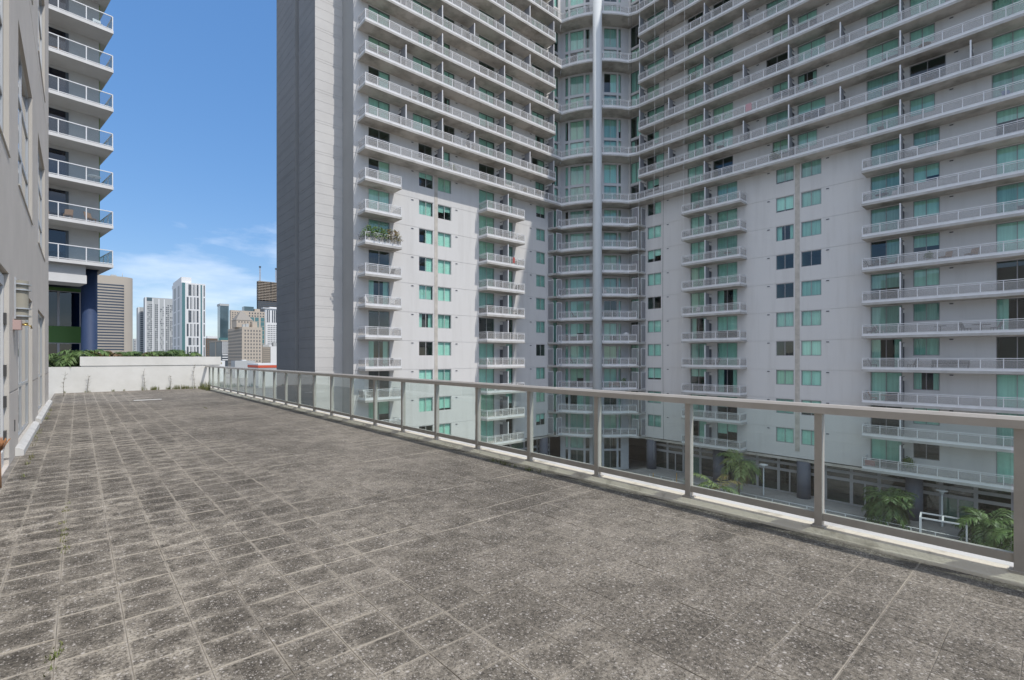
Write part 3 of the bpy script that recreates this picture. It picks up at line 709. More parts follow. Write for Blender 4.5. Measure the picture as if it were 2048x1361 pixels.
# short balconies, nearest first
for n in range(6, NLO - 1, -1):
    balcony('balcony', rectR(WEND, 12.55), [(XR, 12.48), (ROUT, 12.48), (ROUT, WEND + 0.05)], n, dividers=[divR(9.76)])
for n in range(6, NLO - 1, -1):
    balcony('balcony', rectL(20.32, 24.2), [(20.38, YL), (20.38, LOUT), (24.12, LOUT), (24.12, YL)], n)
    balcony('balcony', rectR(23.45, 30.35), [(XR, 30.29), (ROUT, 30.29), (ROUT, 23.52), (XR, 23.52)], n, dividers=[divR(27.5)])
    balcony('balcony', rectL(35.0, 40.9), [(35.06, YL), (35.06, LOUT), (40.84, LOUT), (40.84, YL)], n, dividers=[divL(38.3)])

# ---- curved bay in the inner corner
def arc(P, Q, sag, k):
    P, Q = Vector(P), Vector(Q); c = (Q - P); L = c.length; rr = (L * L / 4 + sag * sag) / (2 * sag)
    nrm = Vector((-c.y, c.x)).normalized()
    if nrm.dot(Vector((-1, -1))) < 0: nrm = -nrm
    ctr = (P + Q) / 2 + nrm * (sag - rr)
    a0 = math.atan2(*(P - ctr).yx); a1 = math.atan2(*(Q - ctr).yx)
    if a1 - a0 > math.pi: a1 -= 2 * math.pi
    if a0 - a1 > math.pi: a1 += 2 * math.pi
    return [(ctr.x + rr * math.cos(a0 + (a1 - a0) * i / k), ctr.y + rr * math.sin(a0 + (a1 - a0) * i / k)) for i in range(k + 1)]
WP, WQ = (48.95, YL), (XR, 38.9)
OP, OQ = (47.49, 44.05), (53.0, 37.5)
wall_arc = arc(WP, WQ, 1.0, 200)
rail_arc = arc(OP, OQ, 1.0, 8)
bay_fr = [(0.075, 0.12, 1), (0.15, 0.345, 2), (0.37, 0.43, 1), (0.555, 0.60, 1), (0.63, 0.815, 2), (0.84, 0.88, 1)]
def fpt(s): return Vector(wall_arc[int(round(s * 200))])
bw = MB(); pr = 0.0
ztop_b, zbot_b = top, GZ
segs = []
for (s0, s1, k) in bay_fr + [(1.0, 1.0, 0)]:
    i0, i1 = int(round(pr * 200)), int(round(s0 * 200))
    step = max(1, (i1 - i0) // 3)
    idx = list(range(i0, i1, step)) + [i1]
    for a_, b_ in zip(idx, idx[1:]):
        if a_ != b_: bw.quad((*wall_arc[a_], zbot_b), (*wall_arc[b_], zbot_b), (*wall_arc[b_], ztop_b), (*wall_arc[a_], ztop_b))
    pr = s1
    if k: segs.append((fpt(s0), fpt(s1), k))
for (p, q, k) in segs:
    d = q - p; L = d.length; rz = math.atan2(d.y, d.x); M = T(p.x, p.y, 0, rz)
    zz = zbot_b
    hl = {}
    spans = [(GZ + 0.25, GZ + 2.55, 'store'), (GZ + 2.75, zf(-3.50), 'store')] + [(zf(n - 0.33), zf(n + (0.50 if n < 7 or n % 2 == 0 else 0.56)), n) for n in range(NLO, NHI + 1)]
    for si, (z0, z1, n) in enumerate(spans):
        P = lambda x, y, z: tuple(M @ Vector((x, y, z)))
        bw.quad(P(0, 0, zz), P(L, 0, zz), P(L, 0, z0), P(0, 0, z0))
        dd = 0.16
        bw.quad(P(0, 0, z0), P(0, dd, z0), P(0, dd, z1), P(0, 0, z1)); bw.quad(P(L, 0, z0), P(L, 0, z1), P(L, dd, z1), P(L, dd, z0))
        bw.quad(P(0, 0, z1), P(0, dd, z1), P(L, dd, z1), P(L, 0, z1)); bw.quad(P(0, 0, z0), P(L, 0, z0), P(L, dd, z0), P(0, dd, z0))
        zz = z1
        rooms(inter, {0: [(0, L, z0, z1)]}, dd, M, back=1.6)
        look, drop = rnd_look(R)
        if look in ('none', 'sides') and n != 'store' and R.random() < 0.6: look, drop = 'blind', R.choice((1.0, 1.0, 0.8))
        if n == 'store': look = 'none' if R.random() < 0.6 else 'blind'
        window(tower, M @ Matrix.Translation((0, 0, z0)), L, z1 - z0, k, look, drop, fm='frame_pale', t=0.045)
    bw.quad(P(0, 0, zz), P(L, 0, zz), P(L, 0, ztop_b), P(0, 0, ztop_b))
obj('bay_wall', bw, 'bay_panel', tower)
b = MB(); b.cyl(49.48, 39.72, GZ, top, 0.58, 32); obj('column', b, 'column_grey', tower)
iw = [wall_arc[i] for i in range(0, 201, 20)]
for n in range(6, NLO - 1, -1):
    outl = [(46.46, YL), (46.46, LOUT - 0.06), (OP[0] - 0.04, LOUT - 0.02)] + rail_arc + [(ROUT - 0.06, 36.25), (XR, 36.25)] + iw[::-1]
    o = balcony('balcony', outl, [(46.9, LOUT), (OP[0], LOUT + 0.03)] + rail_arc[1:] + [(ROUT, 36.6)], n, bay=1.2)
    # tall louvred screens closing both ends
    for (x, y, rz) in ((46.5, YL - 0.05, -math.pi / 2), (46.5, LOUT + 0.02, 0.0), (XR - 0.05, 36.28, math.pi), (ROUT + 0.02, 36.3, math.pi / 2 + 0.0)):
        def scr():
            s_ = MB(); s_.box(0, 0.05, -0.025, 0.025, 0, 2.2, 0); s_.box(0.95, 1.0, -0.025, 0.025, 0, 2.2, 0); s_.box(0.05, 0.95, -0.02, 0.02, 2.14, 2.2, 0); s_.box(0.05, 0.95, -0.02, 0.02, 0.0, 0.06, 0)
            for q in range(20): s_.box(0.05, 0.95, -0.012, 0.012, 0.08 + q * 0.103, 0.155 + q * 0.103, 1)
            return s_.mesh('louvre_screen', ['rail_white', 'divider_grey'])
        place('louvre_screen', cached('louvre', scr), o, T(x, y, zf(n - 0.362) + 0.02, rz))
# long balconies of the upper storeys
for n in range(7, NHI + 1):
    even = n % 2 == 0
    if even:
        pl = [(20.38, YL), (20.38, LOUT), (46.3, LOUT), (46.3, YL)]; ol = rectL(20.32, 46.36)
        prr = [(XR, 36.3), (ROUT, 36.3), (ROUT, WEND + 0.05)]; orr = rectR(WEND, 36.36)
    else:
        pl = [(20.38, YL), (20.38, LOUT), (OP[0], LOUT + 0.03)]
        ol = [(20.32, LOUT - 0.06), (46.3, LOUT - 0.06), (OP[0] - 0.04, LOUT - 0.02), (OP[0] + 0.2, LOUT + 0.4), WP, (20.32, YL)]
        prr = [OQ, (ROUT, 36.6), (ROUT, WEND + 0.05)]
        orr = [(XR, WEND), WQ, (OQ[0] + 0.4, OQ[1] + 0.2), (OQ[0] - 0.03, OQ[1]), (ROUT - 0.06, 36.4), (ROUT - 0.06, WEND)]
        oc = rail_arc[:] + iw[::-1]
        balcony('balcony', oc, rail_arc, n, bay=1.2, panels=False)
    dl = [divL(X) for X in (29.06, 37.72, 46.1) + ((24.72, 33.31, 41.86) if even else ())]
    dr = [divR(Y) for Y in (27.57, 18.71, 9.76, 36.2) + ((32.09, 23.19, 14.24, 5.27) if even else ())]
    balcony('balcony', ol, pl, n, dividers=dl, panels=n <= 8)
    balcony('balcony', orr, prr, n, dividers=dr, panels=n <= 8)
tag(obj('infill_panels', joined, 'mesh_panel', tower), kind='stuff')
tag(obj('room_interiors', inter, 'room', tower), kind='stuff')

# ---- street storey: recessed shop front with blue columns
SZ = zf(-3.45)
b = MB(); b.box(XR - 0.0, 70, WEND, 38.9, SZ - 0.25, SZ - 0.001)
b.box(19.9, 48.95, YL, ee, SZ - 0.25, SZ - 0.001); obj('soffit', b, 'slab_concrete', tower)
sfx = XR + 1.0
b = MB(); b.box(sfx + 4.0, sfx + 4.2, WEND, 38.9, GZ, SZ - 0.25); b.box(19.9, 56.0, YL + 5.0, YL + 5.2, GZ, SZ - 0.25); obj('back_wall', b, 'room', tower)
b = MB(); b.box(51.6, 70, WEND + 0.05, 36.5, GZ + 0.02, GZ + 0.62); obj('plinth', b, 'paving_grey', tower)
def shop(M, L, z0, z1, step, doors):
    nb = round(L / step); w = round(L / nb, 3)
    zt = [z0, z0 + 2.35, z0 + 3.05, z1]
    for k in range(nb):
        for r_ in range(3):
            h = zt[r_+1] - zt[r_]
            n_ = 2 if (k % 3 == 1 and r_ == 0) else 1
            window(tower, M @ Matrix.Translation((k * w, 0, zt[r_])), w, h, n_, 'blind' if (k * 7 + r_) % 11 == 3 else 'none', 1.0, glassm='store_glass', fm='frame_grey', t=0.14, name='shop_window')
shop(T(sfx, 36.0, 0, -math.pi / 2), 35.2, GZ + 0.62, SZ - 0.25, 2.22, ())
shop(T(22.0, YL + 1.0, 0), 26.0, GZ + 0.02, SZ - 0.25, 2.4, ())
for Y in (35.6, 26.75, 17.9, 9.1):
    b = MB(); b.cyl(XR + 0.25, Y, GZ + 0.6, SZ - 0.2, 0.62, 24); obj('column', b, 'column_blue', tower)
for X in (46.0, 37.0, 28.0):
    b = MB(); b.cyl(X, YL + 0.3, GZ, SZ - 0.2, 0.62, 24); obj('column', b, 'column_blue', tower)

# ------------------------------------------------------------------ the building beside the terrace (left)
lb = empty('stucco_building', (-5.0, 8.0, 0), 'grey stucco building with recessed windows rising beside the terrace', 'building')
LX = -0.75
ML2 = T(LX, 0, 0, math.pi / 2)                  # local x = world Y, local y = away from the terrace
llev = [0.0, 1.06, 4.2, 9.0, 15.5]
cols = [(7.7, 10.25), (11.75, 15.15), (17.3, 20.7)]
lhol = {2: [(a, b, 4.50, 7.30) for a, b in cols], 3: [(a, b, 9.36, 12.3) for a, b in cols]}
b = MB()
def plain(b, y0, y1, z0, z1): b.quad((y0, 0, z0), (y1, 0, z0), (y1, 0, z1), (y0, 0, z1))
up = facade([4.2, 9.0, 15.5], -6.0, 23.35, {0: lhol[2], 1: lhol[3]}, 0.12, groove=0.012)
# ground storey has openings through both bands, so it is cut in vertical strips
gh = [(a, b_, 0.10 if i else 0.02, 2.81) for i, (a, b_) in enumerate(cols)]
x = -6.0
for (h0, h1, z0, z1) in gh + [(23.35, 23.35, 0, 0)]:
    for (c0, c1) in ((0.0, 1.045), (1.075, 4.2)):
        plain(up, x, h0, c0, c1)
    up.quad((x, 0, 1.045), (h0, 0, 1.045), (h0, 0.02, 1.045), (x, 0.02, 1.045)); up.quad((x, 0.02, 1.045), (h0, 0.02, 1.045), (h0, 0.02, 1.075), (x, 0.02, 1.075)); up.quad((x, 0.02, 1.075), (h0, 0.02, 1.075), (h0, 0, 1.075), (x, 0, 1.075))
    if h1 > h0:
        plain(up, h0, h1, z1, 4.2)
        if z0 > 0: plain(up, h0, h1, 0, z0)
        d = 0.12
        up.quad((h0, 0, z0), (h0, d, z0), (h0, d, z1), (h0, 0, z1)); up.quad((h1, 0, z0), (h1, 0, z1), (h1, d, z1), (h1, d, z0))
        up.quad((h0, 0, z1), (h0, d, z1), (h1, d, z1), (h1, 0, z1)); up.quad((h0, 0, z0), (h1, 0, z0), (h1, d, z0), (h0, d, z0))
    x = h1
obj('wall', up, 'stucco_left', lb, ML2)
b = MB(); b.quad((LX, 23.35, 0), (-10, 23.35, 0), (-10, 23.35, 15.5), (LX, 23.35, 15.5)); b.quad((-10, -6, 0), (LX, -6, 0), (LX, -6, 15.5), (-10, -6, 15.5)); b.quad((-10, -6, 15.5), (LX, -6, 15.5), (LX, 23.35, 15.5), (-10, 23.35, 15.5)); b.quad((-10, 23.35, 0), (-10, -6, 0), (-10, -6, 15.5), (-10, 23.35, 15.5))
obj('end_wall', b, 'stucco_left', lb)
lroom = MB(); rooms(lroom, {0: gh, 1: lhol[2], 2: lhol[3]}, 0.12, ML2, back=3.0)
tag(obj('room_interiors', lroom, 'room', lb), kind='stuff')
def left_window(y0, y1, z0, z1, trans):
    w, h = y1 - y0, z1 - z0
    f = MB(); a, c = 0.06, 0.115; t = 0.055
    f.box(0, w, a, c, 0, t); f.box(0, w, a, c, h - t, h); f.box(0, t, a, c, t, h - t); f.box(w - t, w, a, c, t, h - t)
    f.box(w / 2 - t / 2, w / 2 + t / 2, a + 0.004, c - 0.004, t, h - t)
    for tz in trans: f.box(t, w / 2 - t / 2, a + 0.004, c - 0.004, tz - t / 2, tz + t / 2); f.box(w / 2 + t / 2, w - t, a + 0.004, c - 0.004, tz - t / 2, tz + t / 2)
    M = ML2 @ Matrix.Translation((y0, 0, z0))
    o = obj('window', f, 'alu', lb, M)
    zz = [t] + [q for tz in trans for q in (tz - t / 2, tz + t / 2)] + [h - t]
    for k in range(0, len(zz), 2):
        for (x0, x1) in ((t, w / 2 - t / 2), (w / 2 + t / 2, w - t)):
            obj('pane', MB().box(x0, x1, 0.083, 0.092, zz[k], zz[k+1]), 'left_glass', o, M)
    s_ = MB(); s_.box(0.004, w - 0.004, -0.03, 0.058, -0.05, -0.002) if False else s_.box(0.004, w - 0.004, -0.02, 0.057, 0.002, 0.02); obj('sill', s_, 'stucco_cream', o, M)
for (a, c) in cols[1:]: left_window(a, c, 0.10, 2.81, (0.96,))
for (a, c) in cols:
    left_window(a, c, 4.50, 7.30, (0.9, 1.9)); left_window(a, c, 9.36, 12.3, (0.9, 1.9))
# cream plaster jambs on the far side of each opening
for (a, c) in cols:
    for (z0, z1) in ((0.10, 2.81), (4.50, 7.30), (9.36, 12.3)):
        obj('jamb', MB().box(c - 0.02, c - 0.003, -0.004, 0.057, z0 + 0.022, z1 - 0.01), 'stucco_cream', lb, ML2)
# glazed door nearest the camera, with hinges
dM = ML2 @ Matrix.Translation((7.7, 0, 0.02))
f = MB(); W_ = 2.55; f.box(0, 0.1, 0.05, 0.11, 0, 2.75); f.box(W_ - 0.14, W_ - 0.03, 0.05, 0.11, 0, 2.75); f.box(0.1, W_ - 0.14, 0.05, 0.11, 2.6, 2.75); f.box(0.1, W_ - 0.14, 0.05, 0.11, 0, 0.22)
door = obj('door', f, 'white_furn', lb, dM)
obj('pane', MB().box(0.1, W_ - 0.14, 0.075, 0.085, 0.22, 2.6), 'left_glass', door, dM)
for z in (0.35, 0.85, 1.30, 2.05): obj('hinge', MB().box(W_ - 0.14, W_ - 0.025, 0.02, 0.049, z, z + 0.16), 'hinge_dark', door, dM)
# white upstand at the foot of the wall
for (a, c) in ((11.2, 15.6), (16.3, 19.2), (19.26, 23.2)):
    b = MB(); b.prism([(0, 0.0), (0.145, 0.0), (0.13, 0.0)], 0, 0) if False else None
    q = MB(); q.v = [(y, x_, z) for y in (a, c) for x_, z in ((0.001, 0.0), (-0.10, 0.0), (-0.10, 0.09), (-0.04, 0.13), (0.001, 0.135))]
    q.f = [(0, 1, 2, 3, 4), (9, 8, 7, 6, 5)] + [(k, 5 + k, 5 + (k+1) % 5, (k+1) % 5) for k in range(5)]; q.m = [0] * 7; q.s = [False] * 7
    obj('upstand', q, 'curb_white', lb, ML2)
# ringed wall light
sc_ = empty('wall_light', (LX, 11.2, 2.2), 'tan cylindrical wall light with four projecting rings on the stucco wall', 'wall light')
b = MB(); n_ = 18
def half(b, r, z0, z1, m=0, cx=0.04):
    pts = [(cx + r * math.cos(t), r * math.sin(t)) for t in [(-math.pi / 2 + math.pi * k / n_) for k in range(n_ + 1)]]
    b.prism([(0.0, -r)] + pts + [(0.0, r)], z0, z1, m)
half(b, 0.115, 2.20, 2.82); obj('body', b, 'sconce_tan', sc_, T(LX, 11.2, 0))
for z in (2.24, 2.36, 2.66, 2.75):
    b = MB(); half(b, 0.150, z, z + 0.022); obj('ring', b, 'alu', sc_, T(LX, 11.2, 0))
b = MB(); b.box(0, 0.02, -0.17, -0.12, 2.2, 2.86); obj('back_plate', b, 'alu', sc_, T(LX, 11.2, 0))
hb = empty('hose_bib', (LX, 10.95, 2.0), 'pinkish tap box with a brass spout below the wall light', 'tap')
b = MB(); b.box(0, 0.09, -0.16, 0.10, 2.02, 2.17); obj('box', b, 'pinkish', hb, T(LX, 10.95, 0))
b = MB(); b.tube([(0.09, 0.05, 2.11), (0.15, 0.07, 2.11), (0.19, 0.08, 2.09), (0.20, 0.08, 2.05)], 0.018, 8); b.box(0.12, 0.16, 0.04, 0.10, 2.128, 2.14); obj('spout', b, 'brass', hb, T(LX, 10.95, 0))
b = MB(); b.box(0, 0.012, -0.015, 0.015, 0.42, 0.60); tag(obj('wall_slot', b, 'hinge_dark', lb, T(LX, 11.05, 0)))
# broom leaning by the door, bristles up
br = empty('broom', (-0.70, 8.66, 0), 'rust coloured bristles of an upturned broom by the door', 'broom')
b = MB(); b.tube([(-0.705, 8.62, 0.0), (-0.715, 8.66, 0.46)], 0.012, 8); obj('handle', b, 'wood_furn', br)
b = MB()
for k in range(70):
    a = R.uniform(-0.5, 0.5); c = R.uniform(-0.5, 0.5)
    p = Vector((-0.712 + a * 0.03, 8.66 + c * 0.04, 0.45)); q = p + Vector((a * 0.10 + 0.02, c * 0.16, R.uniform(0.10, 0.16)))
    b.tube([p, q], 0.004, 4)
obj('bristles', b, 'straw', br)

# ------------------------------------------------------------------ neighbouring tower with glass balconies (behind, left)
PHI = rad(8.7)
nb_o = (2.08, 48.7)
MB2 = T(nb_o[0], nb_o[1], 0, PHI)               # local origin: outer balcony corner; x to the right, y away
nt = empty('condo_tower', (-4.0, 56.0, GZ), 'pale condo tower with glass balconies and blue column behind the stucco building', 'building')
Z0 = 8.47
WX, WY = -0.5, 2.1
b = MB(); b.box(-14, WX, WY, 18, Z0, Z0 + 27); wb = obj('wall', b, 'wall_b', nt, MB2)
b = MB(); b.box(-10, WX - 0.2, WY + 3.2, 18, GZ, Z0 - 1.0); obj('core_wall', b, 'c_dark', nt, MB2)
b = MB(); b.box(WX + 0.004, WX + 0.10, WY + 0.25, 9, Z0, Z0 + 27); obj('side_trim', b, 'lime_paint', nt, MB2)
for k in range(9):
    z = Z0 + 3.0 * k
    b = MB(); b.prism([(-14, 0), (0, 0), (0, 7.5), (-14, 7.5)], z, z + 0.24, 0, mbot=1)
    o = obj('balcony', b, ['white_wall', 'wall_b'], nt, MB2)
    r = MB()
    for (p, q) in (((-14, 0.05), (-0.05, 0.05)), ((-0.05, 0.05), (-0.05, 7.4))):
        p3, q3 = Vector((*p, z + 1.30)), Vector((*q, z + 1.30))
        r.bar(p3, q3, 0.06, 0.06); r.bar(p3 - Vector((0, 0, 0.99)), q3 - Vector((0, 0, 0.99)), 0.05, 0.04)
        L = (q3 - p3).length; e = (q3 - p3) / L; nn = round(L / 1.55)
        for i in range(nn + 1):
            c = p3 + e * (L * i / nn) - Vector((0, 0, 0.53))
            r.bar(c - e * 0.03, c + e * 0.03, 0.05, 1.06)
        for i in range(nn):
            a_, c_ = p3 + e * (L * i / nn + 0.04), p3 + e * (L * (i + 1) / nn - 0.04)
            obj('glass_panel', MB().bar(a_ - Vector((0, 0, 0.50)), c_ - Vector((0, 0, 0.50)), 0.012, 0.90), 'balcony_glass', o, MB2)
    obj('railing', r, 'rail_white', o, MB2)
    if k < 8:
        f = MB(); f.box(-4.5, -2.3, WY - 0.02, WY - 0.003, z + 0.25, z + 2.72); f.box(-4.5, -4.4, WY - 0.05, WY - 0.02, z + 0.25, z + 2.72); f.box(-2.4, -2.3, WY - 0.05, WY - 0.02, z + 0.25, z + 2.72); f.box(-3.48, -3.4, WY - 0.05, WY - 0.02, z + 0.25, z + 2.72)
        w_ = obj('window', f, 'c_dark', nt, MB2)
        for xx in (-4.4, -3.4): obj('pane', MB().box(xx, xx + 0.92, WY - 0.036, WY - 0.024, z + 0.26, z + 2.7), 'blue_glass', w_, MB2)
b = MB(); b.box(-14, -1.55, 0.55, 3.0, Z0 - 0.72, Z0 - 0.002, 0); b.box(-14, -1.50, 0.50, 3.0, Z0 - 1.35, Z0 - 0.725, 1); obj('fascia_beam', b, ['wall_b', 'white_wall'], nt, MB2)
b = MB(); b.cyl(-0.98, 2.75, GZ, Z0 - 0.002, 0.50, 32); obj('column', b, 'blue_paint', nt, MB2)
zs_ = [(2.0, 4.0, 'green_paint')]
b = MB(); b.box(-9, -1.2, 4.6, 4.8, 2.75, 4.05); obj('spandrel', b, 'green_paint', nt, MB2)
b = MB(); b.box(-9, -1.2, 4.62, 4.8, 6.85, 7.12); obj('spandrel', b, 'green_paint', nt, MB2)
for k in range(6):
    x = -9.24 + 1.34 * k
    for (z0, z1) in ((4.06, 6.84), (0.2, 2.74)):
        f = MB(); f.box(x, x + 0.07, 4.62, 4.74, z0, z1); f.box(x + 1.27, x + 1.34, 4.62, 4.74, z0, z1); f.box(x + 0.07, x + 1.27, 4.62, 4.74, z1 - 0.06, z1)
        w_ = obj('window', f, 'frame_grey', nt, MB2); obj('pane', MB().box(x + 0.07, x + 1.27, 4.67, 4.69, z0, z1 - 0.06), 'blue_glass', w_, MB2)
b = MB(); b.box(-12, -0.4, 7.6, 7.8, GZ, Z0 - 0.3); obj('back_wall', b, 'c_dark', nt, MB2)

# ------------------------------------------------------------------ city skyline
def XonY(u, Y):
    t = (u - 1024) / FPX; return Y * (t * CS + SN) / (CS - t * SN)
def YonX(u, X):
    t = (u - 1024) / FPX; return X * (CS - t * SN) / (t * CS + SN)
def zat(v, d): return EYE + (HOR - v) * d / FPX
class Block:
    """axis-aligned tower: near corner seen at column uc, d metres ahead; side face back to ul, front face to ur"""
    def __init__(s, name, label, ul, uc, ur, d, vt, m, group='towers of the city skyline'):
        s.x0, s.y0 = at(uc, d); s.x1 = XonY(ur, s.y0); s.y1 = YonX(ul, s.x0) if ul < uc else s.y0 + 0.5 * (s.x1 - s.x0)
        s.z1 = zat(vt, d); s.d = d
        s.o = empty(name, ((s.x0 + s.x1) / 2, s.y0, GZ), label, 'building', group)
        s.h = s.z1 - GZ
        if m: obj('wall', MB().box(s.x0, s.x1, s.y0, s.y1, GZ, s.z1), m, s.o)
    def X(s, t): return s.x0 + (s.x1 - s.x0) * t
    def Y(s, t): return s.y0 + (s.y1 - s.y0) * t
    def part(s, name, t0, t1, z0, z1, m, side=False, proud=0.15, kind=None):
        b = MB()
        if side: b.box(s.x0 - proud, s.x0 - 0.01, s.Y(t0), s.Y(t1), z0, z1)
        else: b.box(s.X(t0), s.X(t1), s.y0 - proud, s.y0 - 0.01, z0, z1)
        return obj(name, b, m, s.o)
    def grid(s, name, t0, t1, z0, z1, nx, nz_, fw, fh, m, side=False, skip=0.0, proud=0.12):
        b = MB()
        for i in range(nx):
            for j in range(nz_):
                if R.random() < skip: continue
                a = t0 + (t1 - t0) * (i + 0.5 - fw / 2) / nx; c = t0 + (t1 - t0) * (i + 0.5 + fw / 2) / nx
                p = z0 + (z1 - z0) * (j + 0.5 - fh / 2) / nz_; q = z0 + (z1 - z0) * (j + 0.5 + fh / 2) / nz_
                if side: b.box(s.x0 - proud, s.x0 - 0.02, s.Y(a), s.Y(c), p, q)
                else: b.box(s.X(a), s.X(c), s.y0 - proud, s.y0 - 0.02, p, q)
        return tag(obj(name, b, m, s.o), kind='stuff')

# beige office tower with horizontal window bands and a rounded corner
d = 420.0
x0, y0 = at(186, d); x1 = XonY(267, y0); zt = zat(549, d)
bt = empty('banded_tower', ((x0 + x1) / 2, y0, GZ), 'beige office tower with dark horizontal window bands and rounded corner', 'building', 'towers of the city skyline')
rc = 9.0; pl = [(x0, y0 + 30), (x0, y0)] + [(x1 - rc + rc * math.sin(t), y0 + rc - rc * math.cos(t)) for t in [math.pi / 2 * k / 10 for k in range(11)]] + [(x1, y0 + 30)]
b = MB(); b.prism(pl, GZ, zt); obj('wall', b, 'c_beige', bt)
xb = XonY(248, y0)
for k in range(24):
    z = zat(567.5 + 5.72 * k, d)
    if z < 0: break
    b = MB(); b.box(x0 + 1.0, xb, y0 - 0.05, y0 + 0.3, z - 0.62, z + 0.62); obj('window_band', b, 'c_band', bt)
b = MB(); b.box(x0 + 12, x0 + 16, y0 + 8, y0 + 14, zt, zt + 2.2); b.tube([(x0 + 20, y0 + 6, zt), (x0 + 20, y0 + 6, zt + 4)], 0.2, 5); obj('roof_plant', b, 'c_grey', bt)

# pair of grey apartment slabs
B = Block('apartment_slab', 'taller grey apartment slab with dotted balcony columns', 287, 290, 347, 620, 594.5, 'c_grey')
B.part('corner_pier', 0.0, 0.05, GZ, B.z1, 'c_white')
B.part('corner_pier', 0.25, 0.29, GZ, B.z1 - 1.5, 'c_white'); B.part('corner_pier', 0.46, 0.50, GZ, B.z1 - 1.5, 'c_white'); B.part('corner_pier', 0.65, 0.69, GZ, B.z1 - 1.5, 'c_white')
for (a, c, nx, sk) in ((0.08, 0.16, 2, 0.35), (0.18, 0.25, 2, 0.05), (0.34, 0.45, 2, 0.05), (0.52, 0.60, 2, 0.5), (0.61, 0.65, 1, 0.4), (0.72, 0.84, 2, 0.1), (0.87, 0.98, 2, 0.4)):
    B.grid('window_grid', a, c, 2, B.z1 - 8, nx, 26, 0.7, 0.55, 'c_dark', skip=sk)
obj('roof_screen', MB().box(B.X(0.06), B.X(0.24), B.y0 - 0.2, B.y0 + 4, B.z1 - 4.5, B.z1 - 0.3), 'c_glass', B.o)
B = Block('apartment_slab', 'shorter grey apartment slab standing left of its taller twin', 273, 276, 291, 640, 614.5, 'c_grey')
B.part('corner_pier', 0.0, 0.2, GZ, B.z1, 'c_white'); B.grid('window_grid', 0.3, 0.7, 2, B.z1 - 5, 1, 24, 0.9, 0.6, 'c_dark'); B.grid('window_grid', 0.75, 0.95, 2, B.z1 - 5, 1, 24, 0.9, 0.6, 'c_dark', skip=0.2)
B = Block('low_block', 'small grey block low beside the shorter apartment slab', 266, 267.5, 275, 700, 678, 'c_grey')
B.grid('window_grid', 0.1, 0.9, 4, B.z1 - 2, 2, 6, 0.5, 0.5, 'c_dark'); B.part('corner_pier', 0.6, 1.0, GZ, B.z1 + 1, 'c_white')

# white tower with offset dark slots
B = Block('white_tower', 'slim white tower with offset dark vertical window slots', 345, 364, 411, 520, 565, 'c_white')
S = B.d / FPX
B.part('glass_strip', 0.0, 0.13, GZ, B.z1 - 0.2, 'c_teal'); B.part('glass_strip', 0.785, 0.85, GZ, B.z1 - 1.2, 'c_teal')
rows = [566.5, 592, 619, 646, 674, 692, 718]
for r_ in range(6):
    zt_, zb_ = zat(rows[r_] + 1.5, B.d), zat(rows[r_ + 1] - 1.5, B.d)
    for k, t0 in enumerate(((0.27, 0.35, 0.48, 0.62) if r_ % 2 == 0 else (0.20, 0.35, 0.50, 0.63))):
        B.part('window_slot', t0, t0 + (0.035 if k % 3 else 0.055), zb_, zt_, 'c_dark'); B.part('window_slot', t0 + 0.062, t0 + 0.078, zb_, zt_, 'c_dark')
    B.part('window_slot', 0.92, 0.965, zb_, zt_, 'c_dark')
    B.part('side_slot', 0.25, 0.42, zb_, zt_, 'c_grey', side=True); B.part('side_slot', 0.62, 0.85, zb_, zt_, 'c_grey', side=True)
obj('roof_house', MB().box(B.X(-0.0), B.X(0.42), B.y0 + 4, B.y1 - 4, B.z1, zat(553, B.d)), 'c_white', B.o)
obj('roof_house', MB().box(B.X(-0.0) , B.X(0.2), B.y1 - 3.9, B.y1 + 4, B.z1, zat(558.5, B.d)), 'c_white', B.o)

# dark glass tower
B = Block('glass_tower', 'dark blue-green glass tower with flat grey crown', 435, 440, 457.5, 800, 609, 'c_glass')
obj('crown', MB().box(B.x0 - 0.6, B.x1 + 0.4, B.y0 - 0.6, B.y1 + 1, B.z1 - 2.2, B.z1 + 1.2), 'c_grey', B.o)
for t in (0.2, 0.45, 0.7): B.part('mullion', t, t + 0.02, 60, B.z1 - 2.3, 'c_dark')
B.part('low_wing', -0.2, 1.0, GZ, zat(676, 800), 'c_teal', proud=6)
# hotel behind with pale grid and teal bays
B = Block('hotel_block', 'tan hotel block with square windows and teal bays behind the pyramid roof', 459, 461.5, 530, 700, 620.5, 'c_tan')
B.grid('window_grid', 0.02, 0.30, zat(700, 700), B.z1 - 2, 4, 20, 0.42, 0.45, 'c_dark')
B.grid('window_grid', 0.50, 0.99, zat(633, 700), B.z1 - 1, 6, 2, 0.42, 0.5, 'c_dark')
for t in (0.56, 0.70, 0.87):
    for k in range(8): B.part('teal_bay', t, t + 0.11, zat(641 + 9 * k, 700), zat(633 + 9 * k, 700), 'c_teal')
obj('upper_wall', MB().box(B.X(0.70), B.X(0.86), B.y0 + 2, B.y0 + 14, B.z1, zat(615, 700)), 'c_tan', B.o)
obj('glass_top', MB().box(B.X(0.40), B.X(0.68), B.y0 + 3, B.y0 + 16, B.z1, zat(611, 700)), 'c_glass', B.o)
